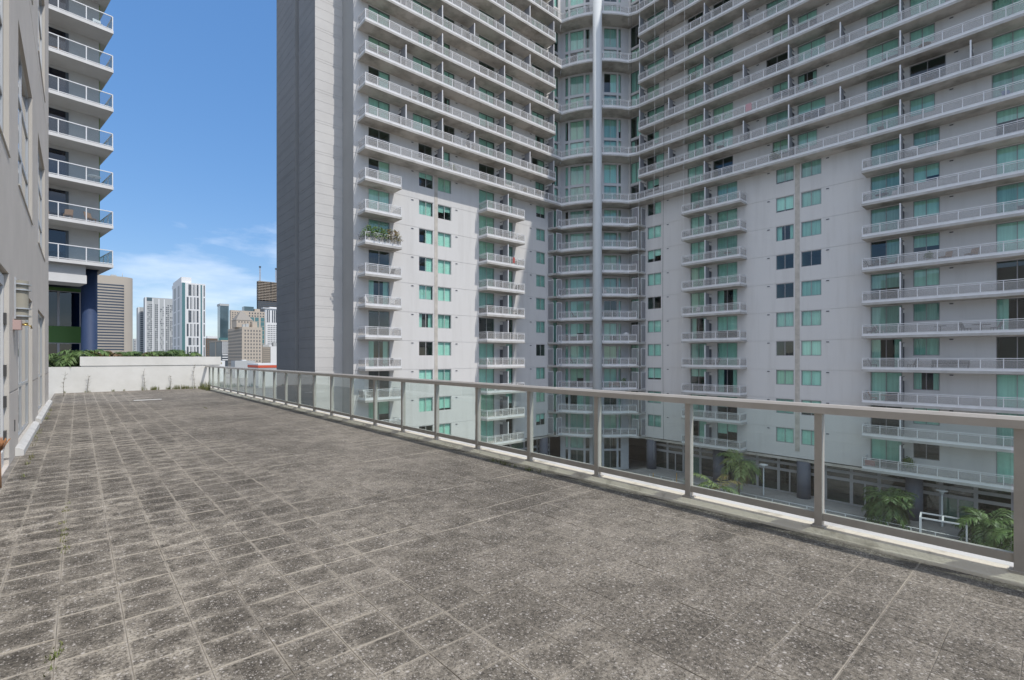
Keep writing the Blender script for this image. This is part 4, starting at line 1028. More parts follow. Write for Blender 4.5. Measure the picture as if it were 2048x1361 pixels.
# stepped tan building with pyramid roof
B = Block('pyramid_building', 'tan stepped building with a grey pyramid roof and small square windows', 456, 484, 524.5, 430, 654, 'c_tan')
for k in range(11): B.part('window_band', 0.01, 0.99, zat(664 + 6.6 * k, 445), zat(660.5 + 6.6 * k, 445), 'c_roof', side=True)
B.grid('window_grid', 0.08, 0.95, zat(733, 430), zat(658, 430), 6, 11, 0.34, 0.5, 'c_dark')
X0, X1, Y0, Y1 = B.X(-0.02) - 2, B.X(0.66), B.y0 + 9, B.y0 + 27
za, zb_, zc = B.z1, zat(641, 440), zat(620.5, 445)
obj('upper_wall', MB().box(X0, X1, Y0, Y1, za, zb_), 'c_tan', B.o)
b = MB(); ap = ((X0 + X1) / 2 - 1, (Y0 + Y1) / 2, zc); c4 = [(X0 - .4, Y0 - .4, zb_), (X1 + .4, Y0 - .4, zb_), (X1 + .4, Y1 + .4, zb_), (X0 - .4, Y1 + .4, zb_)]
for k in range(4): b.tri(c4[k], c4[(k+1) % 4], ap)
b.quad(*c4[::-1]); obj('pyramid_roof', b, 'c_roof', B.o)
b = MB()
for k in range(5): b.box(X0 + (X1 - X0) * (0.12 + 0.18 * k), X0 + (X1 - X0) * (0.18 + 0.18 * k), Y0 - 0.1, Y0 - 0.01, zb_ - 2.2, zb_ - 1.0)
tag(obj('window_grid', b, 'c_dark', B.o), kind='stuff')
obj('step_block', MB().box(B.X(0.55), B.X(0.80), B.y0 + 3, B.y0 + 12, za, zat(643, 432)), 'c_tan', B.o)
b = MB(); b.box(B.X(0.06), B.X(0.2), B.y0 + 2, B.y0 + 5, za, zat(649, 432)); b.box(B.X(0.22), B.X(0.36), B.y0 + 2, B.y0 + 6, za, zat(647.5, 432)); obj('roof_plant', b, 'c_grey', B.o)
# tower under construction with crane masts
B = Block('unfinished_tower', 'brown concrete tower under construction with crane mast on top', 513.5, 516.5, 560, 900, 562, 'c_deep')
for k in range(12):
    z = zat(563.5 + 3.2 * k, 900)
    obj('floor_slab', MB().box(B.x0 - 0.5, B.x1 + 0.3, B.y0 - 1.6, B.y1, z - 0.42, z + 0.42), 'c_tan', B.o)
for t in (0.02, 0.16, 0.32, 0.48, 0.64, 0.8): obj('pillar', MB().box(B.X(t), B.X(t) + 0.9, B.y0 - 0.75, B.y0 - 0.1, zat(602, 900), B.z1), 'c_brown', B.o)
obj('lower_glazing', MB().box(B.x0 - 0.7, B.x1 + 0.2, B.y0 - 0.9, B.y0 - 0.05, GZ, zat(602, 900)), 'c_dark', B.o)
for k in range(8): B.part('glazing_joint', 0.02, 0.98, zat(604 + 4 * k, 900) - 0.25, zat(604 + 4 * k, 900) + 0.25, 'c_brown', proud=1.05)
for (u_, v1_) in ((520, 534), (552, 538)):
    xx, yy = at(u_, 905)
    cr_ = empty('crane_mast', (xx, yy, B.z1), 'thin tower crane mast above the %s of the unfinished tower' % ('left edge' if u_ < 530 else 'right edge'), 'crane', 'crane masts')
    b = MB(); zq = zat(v1_, 905)
    for dx in (-0.8, 0.8):
        for dy in (-0.8, 0.8): b.box(xx + dx - 0.15, xx + dx + 0.15, yy + dy - 0.15, yy + dy + 0.15, B.z1 - 1, zq)
    nn = 9
    for k in range(nn):
        z_ = B.z1 + (zq - B.z1) * k / nn; z2_ = B.z1 + (zq - B.z1) * (k + 1) / nn
        b.tube([(xx - .8, yy - .8, z_), (xx + .8, yy - .8, z2_)], 0.12, 4)
    obj('mast', b, 'c_crane', cr_)
    b = MB(); b.box(xx - 1.5, xx + 1.5, yy - 1.5, yy + 1.5, zq - 1.5, zq + 1.0); obj('cab', b, 'c_dark', cr_)
# white tower at the right of the skyline
B = Block('white_tower', 'white tower with dark slots above and a dotted window grid below', 528, 531, 562, 760, 617.5, 'c_white')
for t in (0.08, 0.20, 0.42, 0.55, 0.66): B.part('window_slot', t, t + 0.07, zat(645, 760), zat(620, 760), 'c_dark')
B.grid('window_grid', 0.12, 0.95, zat(690, 760), zat(649, 760), 8, 10, 0.5, 0.5, 'c_dark')
obj('roof_slab', MB().box(B.x0 - 4, B.x1, B.y0 - 1.5, B.y1, B.z1, B.z1 + 1.2), 'c_white', B.o)
obj('roof_house', MB().box(B.X(0.3), B.X(0.75), B.y0 + 2, B.y1, B.z1 + 1.2, zat(614, 762)), 'c_white', B.o)
# low blocks between
B = Block('low_block', 'dark grey office block with white column front low in the skyline', 419, 443, 456.5, 640, 683, 'c_dark')
obj('roof_slab', MB().box(B.x0 - 0.8, B.x1, B.y0 - 1, B.y1, B.z1, B.z1 + 1.5), 'c_tan', B.o)
for k in range(6): B.part('column_fin', 0.08 + 0.16 * k, 0.15 + 0.16 * k, zat(708, 640), B.z1, 'c_white', proud=0.8)
for k in range(3): B.part('balcony_band', 0.1, 1.0, zat(711 + 5 * k, 640), zat(709 + 5 * k, 640), 'c_white', proud=0.8)
B.part('side_pier', 0.42, 0.5, GZ, B.z1, 'c_tan', side=True)
B = Block('low_block', 'distant brown and grey block right of the slim white tower', 410, 412, 436, 1000, 677, 'c_brown')
B.grid('window_grid', 0.05, 0.95, zat(714, 1000), zat(680, 1000), 5, 8, 0.6, 0.5, 'c_glass'); obj('roof_slab', MB().box(B.X(0.1), B.X(0.95), B.y0, B.y1, B.z1, zat(672.5, 1000)), 'c_white', B.o)
B = Block('low_block', 'grey louvred block with a white end wall below the right skyline', 520, 525, 562, 470, 694, 'c_roof')
B.part('white_end', 0.42, 1.0, GZ, B.z1 + 0.5, 'c_white', proud=0.6)
for k in range(9): B.part('louvre', 0.02, 0.40, zat(697 + 4 * k, 470) - 0.3, zat(697 + 4 * k, 470) + 0.3, 'c_tan', proud=0.4)
b = MB(); b.box(B.X(0.05), B.X(0.4), B.y0 + 2, B.y0 + 6, B.z1, B.z1 + 2.2); b.box(B.X(0.6), B.X(0.9), B.y0 + 1, B.y0 + 6, B.z1 + 0.5, zat(685, 470)); obj('roof_plant', b, 'c_grey', B.o)
B = Block('flat_building', 'flat white building with a bright red band just over the railing', 496, 517, 562, 240, 731, 'c_grey')
obj('red_band', MB().box(B.x0 - 0.2, B.x1 + 0.15, B.y0 - 0.2, B.y1 + 0.15, zat(736, 240), zat(731.05, 240)), 'c_red', B.o)
obj('white_fascia', MB().box(B.x0 - 0.25, B.x1 + 0.2, B.y0 - 0.25, B.y1 + 0.2, zat(731, 240), zat(727.5, 240)), 'c_white', B.o)
B = Block('low_block', 'small white and yellow service block beside the white parapet end', 434, 436, 450, 300, 722, 'c_white')
obj('roof_plant', MB().box(B.X(0.05), B.X(0.3), B.y0 + 1, B.y0 + 3, B.z1, B.z1 + 1.2), 'c_white', B.o); B.part('yellow_door', 0.05, 0.55, zat(728, 300), zat(725.5, 300), 'brass')
# a wide spread of lower roofs so the far ground does not lie bare
for k, (u_, w_, d_, v_) in enumerate(((300, 60, 380, 716), (380, 40, 330, 717), (470, 40, 350, 722), (240, 40, 300, 719))):
    B = Block('low_roof', ('pale flat roof far below the apartment slabs', 'pale flat roof far below the slim white tower', 'pale flat roof far below the pyramid roof building', 'pale flat roof far below the banded tower')[k], u_ - 8, u_, u_ + w_, d_, v_, 'c_grey', 'low city roofs')
    obj('roof_plant', MB().box(B.X(0.4), B.X(0.6), B.y0 + 2, B.y0 + 5, B.z1 - 0.5, B.z1 + 0.6), 'c_white', B.o)

# ------------------------------------------------------------------ plants
def frond_mesh(L, droop, nl, lw, ll, m, seed, rise=0.9):
    """one palm frond along +x from the origin: rachis plus two ranks of leaflets"""
    r = random.Random(seed); b = MB()
    def p(t): return Vector((L * t * (1 - 0.18 * t * droop), 0, L * (rise * t - (0.75 + droop) * t * t)))
    pts = [p(k / 8) for k in range(9)]
    b.tube(pts, [0.022 * (1 - 0.85 * k / 8) * (L / 2) + 0.003 for k in range(9)], 4, 0, cap=False)
    for k in range(nl):
        t = 0.14 + 0.86 * k / nl
        o = p(t); d = (p(min(1, t + 0.02)) - p(t - 0.02)).normalized()
        for sgn in (-1, 1):
            l_ = ll * (0.55 + 0.75 * math.sin(math.pi * min(1, 0.18 + t * 0.8))) * r.uniform(0.85, 1.12)
            a = d * r.uniform(0.45, 0.75) + Vector((0, sgn, 0)) * r.uniform(0.75, 1.0) + Vector((0, 0, r.uniform(-0.35, 0.15)))
            a.normalize(); tip = o + a * l_ + Vector((0, 0, -0.35 * l_ * r.uniform(0.5, 1.3))); md = o + a * l_ * 0.5
            wv = d.cross(a).normalized().cross(a) * (lw / 2)
            b.quad(o, md + wv, tip, md - wv)
    return b.mesh('frond', m)
def palm(name, label, x, y, z, h, L, nf, mats, seed, droop=(0.1, 0.6), tr=0.10, nl=20, lw=0.07, ll=0.5, group=None, lean=0.0):
    r = random.Random(seed)
    o = empty(name, (x, y, z), label, 'palm', group)
    b = MB(); k = 7
    b.tube([(x + lean * (i / k) ** 2, y, z + h * i / k) for i in range(k + 1)], [tr * (1.25 - 0.5 * i / k) * (1.06 if i % 2 else 0.96) for i in range(k + 1)], 9); obj('trunk', b, 'bark', o)
    for i in range(nf):
        q = i / nf; mt = mats[0] if r.random() < 0.7 else r.choice(mats)
        dr = droop[0] + (droop[1] - droop[0]) * q; rise = 1.25 - 1.25 * q
        if q > 0.8 and len(mats) > 2: mt = mats[-1]
        v = r.randrange(3)
        me = cached(('frond', round(L, 1), v, round(q * 4), mt, ll), lambda: frond_mesh(L, dr, nl, lw, ll, mt, seed * 31 + v * 7 + round(q * 4), rise))
        place('frond', me, o, T(x + lean, y, z + h - 0.05, r.uniform(0, 6.28)) @ Matrix.Scale(r.uniform(0.85, 1.1), 4))
    return o
def gz(u, d): return (*at(u, d), GZ + 0.02)
x, y, z = gz(1478, 49.5); palm('street_palm', 'tall feather palm with browning lower fronds before the shop front', x, y, z, 4.25, 2.2, 20, ('leaf_p', 'leaf_a', 'leaf_y'), 3, ll=0.65, lw=0.09, group='palms below the terrace')
x, y, z = gz(1438, 46.5); palm('street_palm', 'low young feather palm beside the tall browning palm', x, y, z, 2.5, 2.5, 12, ('leaf_p', 'leaf_a', 'leaf_y'), 5, droop=(0.0, 0.45), ll=0.6, lw=0.09, group='palms below the terrace')
x, y, z = gz(1384, 47.0); palm('street_palm', 'thin palm half hidden behind a railing post', x, y, z, 2.2, 1.7, 9, ('leaf_a', 'leaf_y'), 8, ll=0.45, group='palms below the terrace')
x, y, z = gz(1778, 41.5); palm('street_palm', 'bushy dark green palm with dense drooping crown', x, y, z, 2.7, 1.9, 44, ('leaf_b', 'leaf_a'), 11, droop=(0.1, 0.9), ll=0.62, lw=0.11, nl=22, group='palms below the terrace')
x, y, z = gz(1975, 37.0); palm('street_palm', 'wide spreading palm beside the white metal frame', x, y, z, 2.3, 2.2, 34, ('leaf_b', 'leaf_a'), 13, droop=(0.1, 0.9), ll=0.62, lw=0.11, nl=22, group='palms below the terrace')
x, y, z = gz(2032, 34.5); palm('street_palm', 'bright palm behind the nearest railing post', x, y, z, 2.4, 2.0, 26, ('leaf_a', 'leaf_b'), 17, droop=(0.1, 0.9), ll=0.6, lw=0.1, group='palms below the terrace')

# planting along the far parapet
kinds = [('bushy green areca palm', ('leaf_a', 'leaf_b')), ('reddish leaved ornamental plant', ('leaf_red', 'leaf_y')), ('dark green cycad-like plant', ('leaf_b', 'leaf_a'))]
spots = [(-1.75, 31.0, 0.0, 0.8, 0), (-1.05, 31.0, 0.0, 0.75, 0), (-0.45, 30.9, 0.0, 0.8, 2), (0.15, 30.6, 0.15, 1.0, 0), (0.75, 30.8, 0.25, 0.85, 1), (1.3, 30.6, 0.15, 0.8, 1), (1.9, 30.7, 0.15, 0.75, 2), (2.45, 30.6, 0.15, 0.72, 0), (2.95, 30.8, 0.2, 0.75, 1), (3.45, 30.6, 0.2, 0.75, 2), (3.95, 30.7, 0.25, 0.85, 2), (4.4, 30.6, 0.15, 0.75, 0)]
place_words = ['at the stucco building end of the far parapet', 'second from the stucco building', 'where the raised parapet begins', 'just inside the raised parapet end', 'below the blue column', 'right of the blue column', 'below the banded tower', 'in the gap right of the banded tower', 'below the shorter apartment slab', 'below the taller apartment slab', 'tallest, in front of the slim white tower', 'last towards the railing']
for i, (px, py_, dz, s_, kd) in enumerate(spots):
    r = random.Random(40 + i); nm, ms = kinds[kd]
    o = empty('planter_plant', (px, py_, 1.1), nm + ' ' + place_words[i], 'plant', 'plants behind the far parapet')
    obj('stem', MB().tube([(px, py_, 1.05), (px + 0.01, py_, 1.5 + dz)], [0.05, 0.03], 6), 'bark', o)
    for k in range(15 if kd != 1 else 24):
        v = k % 4; mt = ms[0] if r.random() < 0.65 else ms[1]
        me = cached(('pf', kd, v, mt), lambda: frond_mesh(0.85 if kd != 1 else 0.55, 0.25 + 0.2 * v, 16 if kd != 1 else 9, 0.045 if kd != 1 else 0.07, 0.26 if kd != 1 else 0.2, mt, 90 + kd * 9 + v, 1.15 - 0.22 * v))
        place('frond', me, o, T(px, py_, 1.42 + dz, r.uniform(0, 6.28)) @ Matrix.Scale(1.3 * s_ * r.uniform(0.8, 1.15), 4))

# weeds: tufts along the parapet foot and in joints, a few tall dry stalks
gm = MB()
def tuft(b, x, y, z, n, h, r, spread=0.5):
    for _ in range(n):
        a = r.uniform(0, 6.28); l_ = h * r.uniform(0.5, 1.15); s_ = l_ * spread * r.random()
        p0 = Vector((x + r.uniform(-.03, .03), y + r.uniform(-.03, .03), z)); q = p0 + Vector((math.cos(a) * s_, math.sin(a) * s_, l_)); w = Vector((-math.sin(a), math.cos(a), 0)) * (0.0035 if h < 0.1 else 0.006)
        md = p0.lerp(q, 0.55) + Vector((0, 0, l_ * 0.08))
        b.quad(p0 - w, p0 + w, md + w * 0.8, md - w * 0.8); b.tri(md - w * 0.8, md + w * 0.8, q)
rw = random.Random(99)
for k in range(52): tuft(gm, 2.2 + 2.45 * rw.random() ** 0.8, PY - 0.04 - 0.10 * rw.random(), -0.01, 9, rw.choice((0.12, 0.18, 0.24)), rw)
for k in range(12): tuft(gm, -0.5 + 2.4 * rw.random(), PY - 0.05, -0.01, 6, 0.11, rw)
for k in range(34): tuft(gm, 4.60 + 0.18 * rw.random(), 27.2 + 2.3 * rw.random(), 0.0, 11, rw.choice((0.16, 0.3, 0.45)), rw)
for (xx, y0_, y1_, n_, h_) in ((-0.092, 3.1, 3.7, 9, 0.035), (-0.092, 5.4, 7.2, 20, 0.035), (4.76, 4.7, 5.9, 16, 0.07), (3.0, 17.5, 18.6, 8, 0.035), (-0.60, 12.0, 21.0, 22, 0.07), (-0.55, 9.2, 11.0, 8, 0.06)):
    for k in range(n_): tuft(gm, xx + rw.uniform(-.012, .012), rw.uniform(y0_, y1_), -0.01, 7, h_, rw, 1.1)
tag(obj('weeds', gm, 'weed'), 'tufts of grass and weeds in the paving joints and wall foot', 'weeds', kind='stuff')
def stalk(label, x, y, h, seed, z=0.0):
    r = random.Random(seed); b = MB(); o = None
    pts = [(x + 0.05 * math.sin(k * 0.9 + seed) * k / 6, y, z + h * k / 6) for k in range(7)]
    b.tube(pts, [0.009 * (1 - k / 8) + 0.002 for k in range(7)], 5)
    for k in range(26):
        t = r.uniform(0.25, 1.0); p0 = Vector(pts[min(6, int(t * 6))]); a = r.uniform(0, 6.28); l_ = r.uniform(0.05, 0.14)
        q = p0 + Vector((math.cos(a) * l_, math.sin(a) * l_, l_ * 0.7)); w = Vector((-math.sin(a), math.cos(a), 0)) * 0.006
        b.quad(p0 - w * .4, p0 + w * .4, q + w, q - w)
    tag(obj('weed_stalk', b, 'weed_dry'), label, 'weed', 'tall weeds by the far wall')
stalk('tall dry weed in the middle of the far parapet foot', 2.42, PY - 0.12, 1.05, 1)
stalk('tall thin weed against the far parapet near the railing', 4.45, PY - 0.12, 1.25, 2)
stalk('leafy weed growing at the corner of the stucco building', -0.42, 27.2, 1.0, 3)
stalk('small weed left of the middle on the far parapet foot', 0.35, PY - 0.10, 0.8, 4)
stalk('short weed between the two tall weeds at the far parapet', 3.45, PY - 0.10, 0.7, 5)

# ------------------------------------------------------------------ street furniture below the terrace
def lamp(label, u, d, h):
    x, y, z = gz(u, d); o = empty('street_lamp', (x, y, z), label, 'street lamp', 'street lamps below the terrace')
    obj('pole', MB().tube([(x, y, z), (x, y, z + 0.4), (x, y, z + h - 0.35)], [0.11, 0.075, 0.06], 10), 'lamp_metal', o)
    b = MB(); b.tube([(x, y, z + h - 0.36), (x, y, z + h - 0.2), (x, y, z + h - 0.02)], [0.06, 0.13, 0.20], 12); obj('neck', b, 'lamp_metal', o)
    b = MB(); b.tube([(x, y, z + h - 0.03), (x, y, z + h + 0.03), (x, y, z + h + 0.07)], [0.42, 0.42, 0.12], 16); obj('lamp_head', b, 'rail_white', o)
lamp('pale street lamp standing right of the tall browning palm', 1527, 51.0, 3.75)
lamp('pale street lamp standing behind the white metal frame', 1884, 41.5, 3.65)
x, y, z = gz(1886, 38.5)
fr_ = empty('metal_frame_canopy', (x, y, z), 'white metal frame canopy without roof panels on the pavement', 'canopy')
W2, D2, H2 = 1.35, 0.85, 2.3
for ax in (-W2, W2):
    for ay in (-D2, D2): obj('post', MB().box(ax - 0.05, ax + 0.05, ay - 0.05, ay + 0.05, 0, H2 - 0.1), 'rail_white', fr_, T(x, y, z, -math.pi / 2 + 0.12))
b = MB()
for (a0_, a1_, c0_, c1_) in ((-W2 - .05, W2 + .05, -D2 - .05, -D2 + .05), (-W2 - .05, W2 + .05, D2 - .05, D2 + .05)): b.box(a0_, a1_, c0_, c1_, H2 - 0.099, H2)
for ax in (-W2, 0, W2): b.box(ax - 0.05, ax + 0.05, -D2 + 0.05, D2 - 0.05, H2 - 0.099, H2)
obj('top_frame', b, 'rail_white', fr_, T(x, y, z, -math.pi / 2 + 0.12))
rr_ = empty('ramp_railing', (50.9, 18.0, GZ), 'long white tubular railing along the ramp before the shop front', 'railing')
b = MB()
for zz_ in (0.35, 0.70, 1.05): b.tube([(50.9, 33.0, GZ + zz_), (50.9, 4.0, GZ + zz_)], 0.03, 6)
obj('rails', b, 'rail_white', rr_)
pmesh = MB().tube([(0, 0, 0), (0, 0, 1.05)], 0.035, 6).mesh('post', 'rail_white')
for k in range(20): place('post', pmesh, rr_, T(50.9, 33.0 - k * 29.0 / 19, GZ + 0.02))
for k, (u_, lab) in enumerate(((1265, 'leftmost bamboo stake by the tower corner'), (1306, 'middle bamboo stake of the three by the tower'), (1353, 'bamboo stake nearest the railing post by the tower'))):
    x, y, z = gz(u_, 53.5); tag(obj('bamboo_stake', MB().tube([(x, y, z), (x + 0.03, y, z + 2.3)], [0.06, 0.045], 7), 'bamboo'), lab, 'stake', 'bamboo stakes')

# ropes hanging down the shaded wing
for (Y, m_, zb2, lab) in ((35.99, 'rope_white', zf(-3.0), 'white work rope hanging closest to the round column'), (33.84, 'rope_white', zf(-4.2), 'white work rope hanging past the first window column'), (32.53, 'rope_black', zf(-3.3), 'black cable hanging between the white ropes'), (29.9, 'rope_white', zf(-4.0), 'white work rope hanging past the short balconies'), (37.27, 'rope_black', zf(-1.0), 'black cable hanging beside the curved bay')):
    tag(obj('hanging_rope', MB().tube([(ROUT - 0.32, Y + 0.12 * math.sin(k), zb2 + (top + 0.4 - zb2) * k / 6) for k in range(7)], 0.017, 5), m_), lab, 'rope', 'ropes hanging on the tower')

# ------------------------------------------------------------------ things people keep on the balconies
def fl(n): return zf(n - 0.362)
def chair(label, M, m='dark_furn', lounge=False):
    o = tag(place('balcony_chair', None, None, M), label, 'chair', 'balcony furniture')
    L = 0.9 if lounge else 0.46
    obj('seat', MB().box(-0.24, 0.24, -L / 2, L / 2, 0.40, 0.45), m, o, M)
    b = MB(); i = 0
    b.v = [(-.24, L/2, .45), (.24, L/2, .45), (.24, L/2 + .22, .95), (-.24, L/2 + .22, .95), (-.24, L/2 - .04, .45), (.24, L/2 - .04, .45), (.24, L/2 + .18, .97), (-.24, L/2 + .18, .97)]
    b.f = [(0, 1, 2, 3), (7, 6, 5, 4), (0, 4, 5, 1), (3, 2, 6, 7), (0, 3, 7, 4), (1, 5, 6, 2)]; b.m = [0] * 6; b.s = [False] * 6
    obj('backrest', b, m, o, M)
    lm_ = cached(('cleg', m), lambda: MB().box(-.02, .02, -.02, .02, 0, 0.40).mesh('leg', m))
    for ax in (-.21, .21):
        for ay in (-L / 2 + .03, L / 2 - .03): place('leg', lm_, o, M @ Matrix.Translation((ax, ay, 0)))
def table(label, M, m='dark_furn', r=0.42):
    o = tag(place('balcony_table', None, None, M), label, 'table', 'balcony furniture')
    obj('table_top', MB().cyl(0, 0, 0.68, 0.72, r, 18), m, o, M)
    obj('pedestal', MB().tube([(0, 0, 0.02), (0, 0, 0.68)], 0.035, 8), m, o, M)
    obj('base', MB().cyl(0, 0, 0, 0.03, r * 0.55, 14), m, o, M)
def bench(label, M, m='wood_furn', w=1.5):
    o = tag(place('balcony_bench', None, None, M), label, 'bench', 'balcony furniture')
    for k in range(4): obj('slat', MB().box(-w / 2, w / 2, -0.24 + 0.125 * k, -0.135 + 0.125 * k, 0.40, 0.43), m, o, M)
    for k in range(3): obj('slat', MB().box(-w / 2, w / 2, 0.255, 0.28, 0.50 + 0.13 * k, 0.60 + 0.13 * k), m, o, M)
    for ax in (-w / 2 + .08, w / 2 - .08): obj('leg', MB().box(ax - .03, ax + .03, -.22, .25, 0, 0.398), m, o, M); obj('back_post', MB().box(ax - .03, ax + .03, 0.282, 0.32, 0.3, 0.88), m, o, M)
def dish(label, M):
    o = tag(place('satellite_dish', None, None, M), label, 'satellite dish', 'satellite dishes')
    b = MB(); n_ = 16
    for k in range(3):
        r0, r1 = 0.13 * k, 0.13 * (k + 1)
        for j in range(n_):
            a, c = 2 * math.pi * j / n_, 2 * math.pi * (j + 1) / n_
            P = lambda r, t: (r * math.cos(t), r * r * 0.5 - 0.1 - 0.35 * r * math.sin(t), 0.95 + r * 0.9 * math.sin(t))
            b.quad(P(r0, a), P(r0, c), P(r1, c), P(r1, a), 0, True)
    obj('reflector', b, 'white_furn', o, M)
    obj('arm', MB().tube([(0, -0.1, 0.62), (0, -0.5, 0.9)], 0.012, 6), 'frame_grey', o, M)
    obj('mast', MB().tube([(0, 0.0, 0), (0, 0.0, 0.94)], 0.025, 8), 'frame_grey', o, M)
def potplant(label, M, s=1.0, ms=('leaf_a', 'leaf_b')):
    o = tag(place('potted_plant', None, None, M), label, 'plant', 'balcony plants')
    obj('pot', MB().tube([(0, 0, 0), (0, 0, 0.34)], [0.13, 0.18], 12), 'strip_concrete', o, M)
    r = random.Random(hash(label) % 1000 if False else len(label) * 13); b = MB()
    for k in range(300):
        a, e, q = r.uniform(0, 6.28), r.uniform(-.2, 1.5), r.uniform(0.12, 0.50) * s
        c = Vector((q * math.cos(a) * math.cos(e), q * math.sin(a) * math.cos(e) * 0.8, 0.50 + q * 1.35 * math.sin(e))); w = Vector((r.uniform(-1, 1), r.uniform(-1, 1), r.uniform(-1, 1))).normalized() * 0.085; h = w.orthogonal().normalized() * 0.06
        b.quad(c - w, c - h * .6, c + w, c + h)
    obj('foliage', b, ms[0], o, M)
def LM(X, n, dy=0.85, rz=0.0): return T(X, YL - dy, fl(n), rz)
def RM(Y, n, dx=0.85, rz=-math.pi / 2): return T(XR - dx, Y, fl(n), rz)
# planted balcony: hedge of plants behind the rail
for k in range(5):
    potplant(('leafy plant filling the planted balcony, first from the column-free end', 'leafy plant filling the planted balcony, second along', 'leafy plant filling the planted balcony, middle one', 'browner plant on the planted balcony, fourth along', 'browner plant at the far end of the planted balcony')[k], LM(20.75 + 0.72 * k, 4, 1.38) @ Matrix.Scale(1.3, 4), 1.2, ('leaf_a', 'leaf_b') if k < 3 else ('leaf_y', 'leaf_a'))
chair('white chair on the balcony three above the terrace rail, first column', LM(21.1, 2, 0.8, 0.6), 'white_furn'); chair('white chair at the right end of the same first-column balcony', LM(23.5, 2, 0.8, -0.9), 'white_furn')
chair('dark chair at the right of the balcony below the planted one', LM(23.4, 3, 0.8, -1.2)); table('small table on the balcony below the planted one', LM(22.3, 3, 0.9), 'dark_furn', 0.35)
chair('dark lounger on the first-column balcony level with the rail', LM(22.9, 0, 0.9, -1.4), 'dark_furn', True)
chair('white folding chair on the first-column balcony seen through the glass', LM(20.95, -1, 0.8, 0.5), 'white_furn')
chair('dark chair on second-column balcony with red towel', LM(40.3, 4, 0.8, -0.5)); b = MB(); b.box(38.95, 39.25, LOUT - 0.035, LOUT + 0.045, fl(4) + 0.35, fl(4) + 1.02); tag(obj('towel', b, 'red_cloth'), 'red towel hung over the railing of a second-column balcony', 'towel')
table('dark table on second-column balcony two above the rail', LM(39.6, 2, 0.9)); chair('dark chair beside the table on second-column balcony', LM(40.35, 2, 0.9, -1.5))
chair('pale chair on the second-column balcony just over the rail', LM(36.2, 0, 0.9, 0.8), 'white_furn'); chair('dark chair on second-column balcony near the top', LM(40.2, 3, 0.9, -1.0))
dish('satellite dish on an upper long balcony of the sunlit wing', LM(28.2, 11, 0.6, 0.4)); dish('satellite dish on the curved corner, left of the round column', T(47.3, 43.6, fl(3), 0.8)); dish('satellite dish on the corner balcony right of the round column', T(53.2, 38.0, fl(1), -0.9))
dish('satellite dish on the long balconies of the shaded wing', RM(9.0, 6, 0.9))
bench('pale bench on the lowest long balcony of the sunlit wing', LM(39.0, 7, 1.1, 0), 'white_furn', 1.8); potplant('dry potted plant on the lowest long balcony of the sunlit wing', LM(41.4, 7, 1.2), 0.9, ('leaf_y', 'leaf_a'))
# shaded wing, right-hand column of long balconies
table('round dark table on the upper balcony before a green glass door', RM(11.2, 5, 0.9), 'blue_cloth', 0.5); chair('chair with pale cushion right of the round dark table', RM(10.3, 5, 0.8), 'white_furn')
chair('dark chair at the left end of a middle right-hand balcony', RM(12.0, 3, 0.8, 0.2)); table('dark table on the middle right-hand balcony', RM(11.2, 3, 0.9), 'dark_furn', 0.5); chair('dark chair right of the table on the middle balcony', RM(10.4, 3, 0.8, -2.6))
chair('brown deck chair on the balcony with two deck chairs, left one', RM(6.9, 3, 0.9, -1.9), 'wood_furn', True); chair('brown deck chair on the balcony with two deck chairs, right one', RM(5.3, 3, 0.9, -1.9), 'wood_furn', True)
potplant('spiky plant on the floor left of the brown deck chairs', RM(7.9, 3, 1.2), 0.7)
chair('white chair at the left end of the balcony just above eye level', RM(11.3, 1, 0.8, 0.3), 'white_furn'); chair('dark chair at the left end of the balcony just above eye level', RM(12.0, 1, 0.8, -2.2))
table('dark wicker table on the balcony just above eye level', RM(7.2, 1, 0.9), 'dark_furn', 0.4); chair('dark reclining chair on the balcony just above eye level', RM(5.6, 1, 0.9, -0.4), 'dark_furn'); table('dark dining table piled with chairs on the balcony just above eye level', RM(4.7, 1, 0.9), 'dark_furn', 0.55); chair('dark chair at the right of the dining table above eye level', RM(3.9, 1, 0.8, -2.7), 'dark_furn')
bench('long dark bench with white cushion on the eye-level balcony', RM(6.6, 0, 0.8), 'dark_furn', 2.4); chair('dark chair at the left end of the eye-level balcony', RM(11.8, 0, 0.9, 0.3)); chair('dark chair right of the divider on the eye-level balcony', RM(9.1, 0, 0.8, -2.6)); table('round dark table far along the eye-level balcony', RM(2.9, 0, 0.9), 'dark_furn', 0.4)
chair('brown chair at the left end of the balcony below eye level', RM(11.8, -1, 0.9, 0.4), 'wood_furn'); table('brown table on the balcony below eye level', RM(10.9, -1, 0.9), 'wood_furn', 0.4)
potplant('green plant beside the window on the lowest right-hand balcony', RM(9.45, -3, 0.5), 1.3); b = MB(); b.box(ROUT + 0.03, ROUT + 0.07, 11.55, 12.3, fl(-3) + 0.35, fl(-3) + 0.85); tag(obj('cloth_banner', b, 'red_cloth'), 'red and yellow cloth behind the rail of the lowest balcony', 'cloth')
chair('dark chair on the short shaded balcony near the top', RM(28.9, 6, 0.9)); table('dark table on the short shaded balcony four above the rail', RM(25.2, 4, 0.9), 'dark_furn', 0.4); chair('pale chair on the short shaded balcony two above the rail', RM(28.8, 2, 0.9), 'white_furn'); table('dark table on the short shaded balcony one above the rail', RM(28.6, 1, 0.9)); chair('dark chair on the short shaded balcony at rail level', RM(26.5, 0, 0.9, -2.4)); chair('dark chair on the lowest short shaded balcony', RM(25.5, -2, 0.9, -2.0))
b = MB(); b.box(ROUT - 0.035, ROUT + 0.045, 22.3, 22.9, fl(9) + 0.25, fl(9) + 1.03); tag(obj('towel', b, 'pink_cloth'), 'pink towel hung over an upper railing of the shaded wing', 'towel')
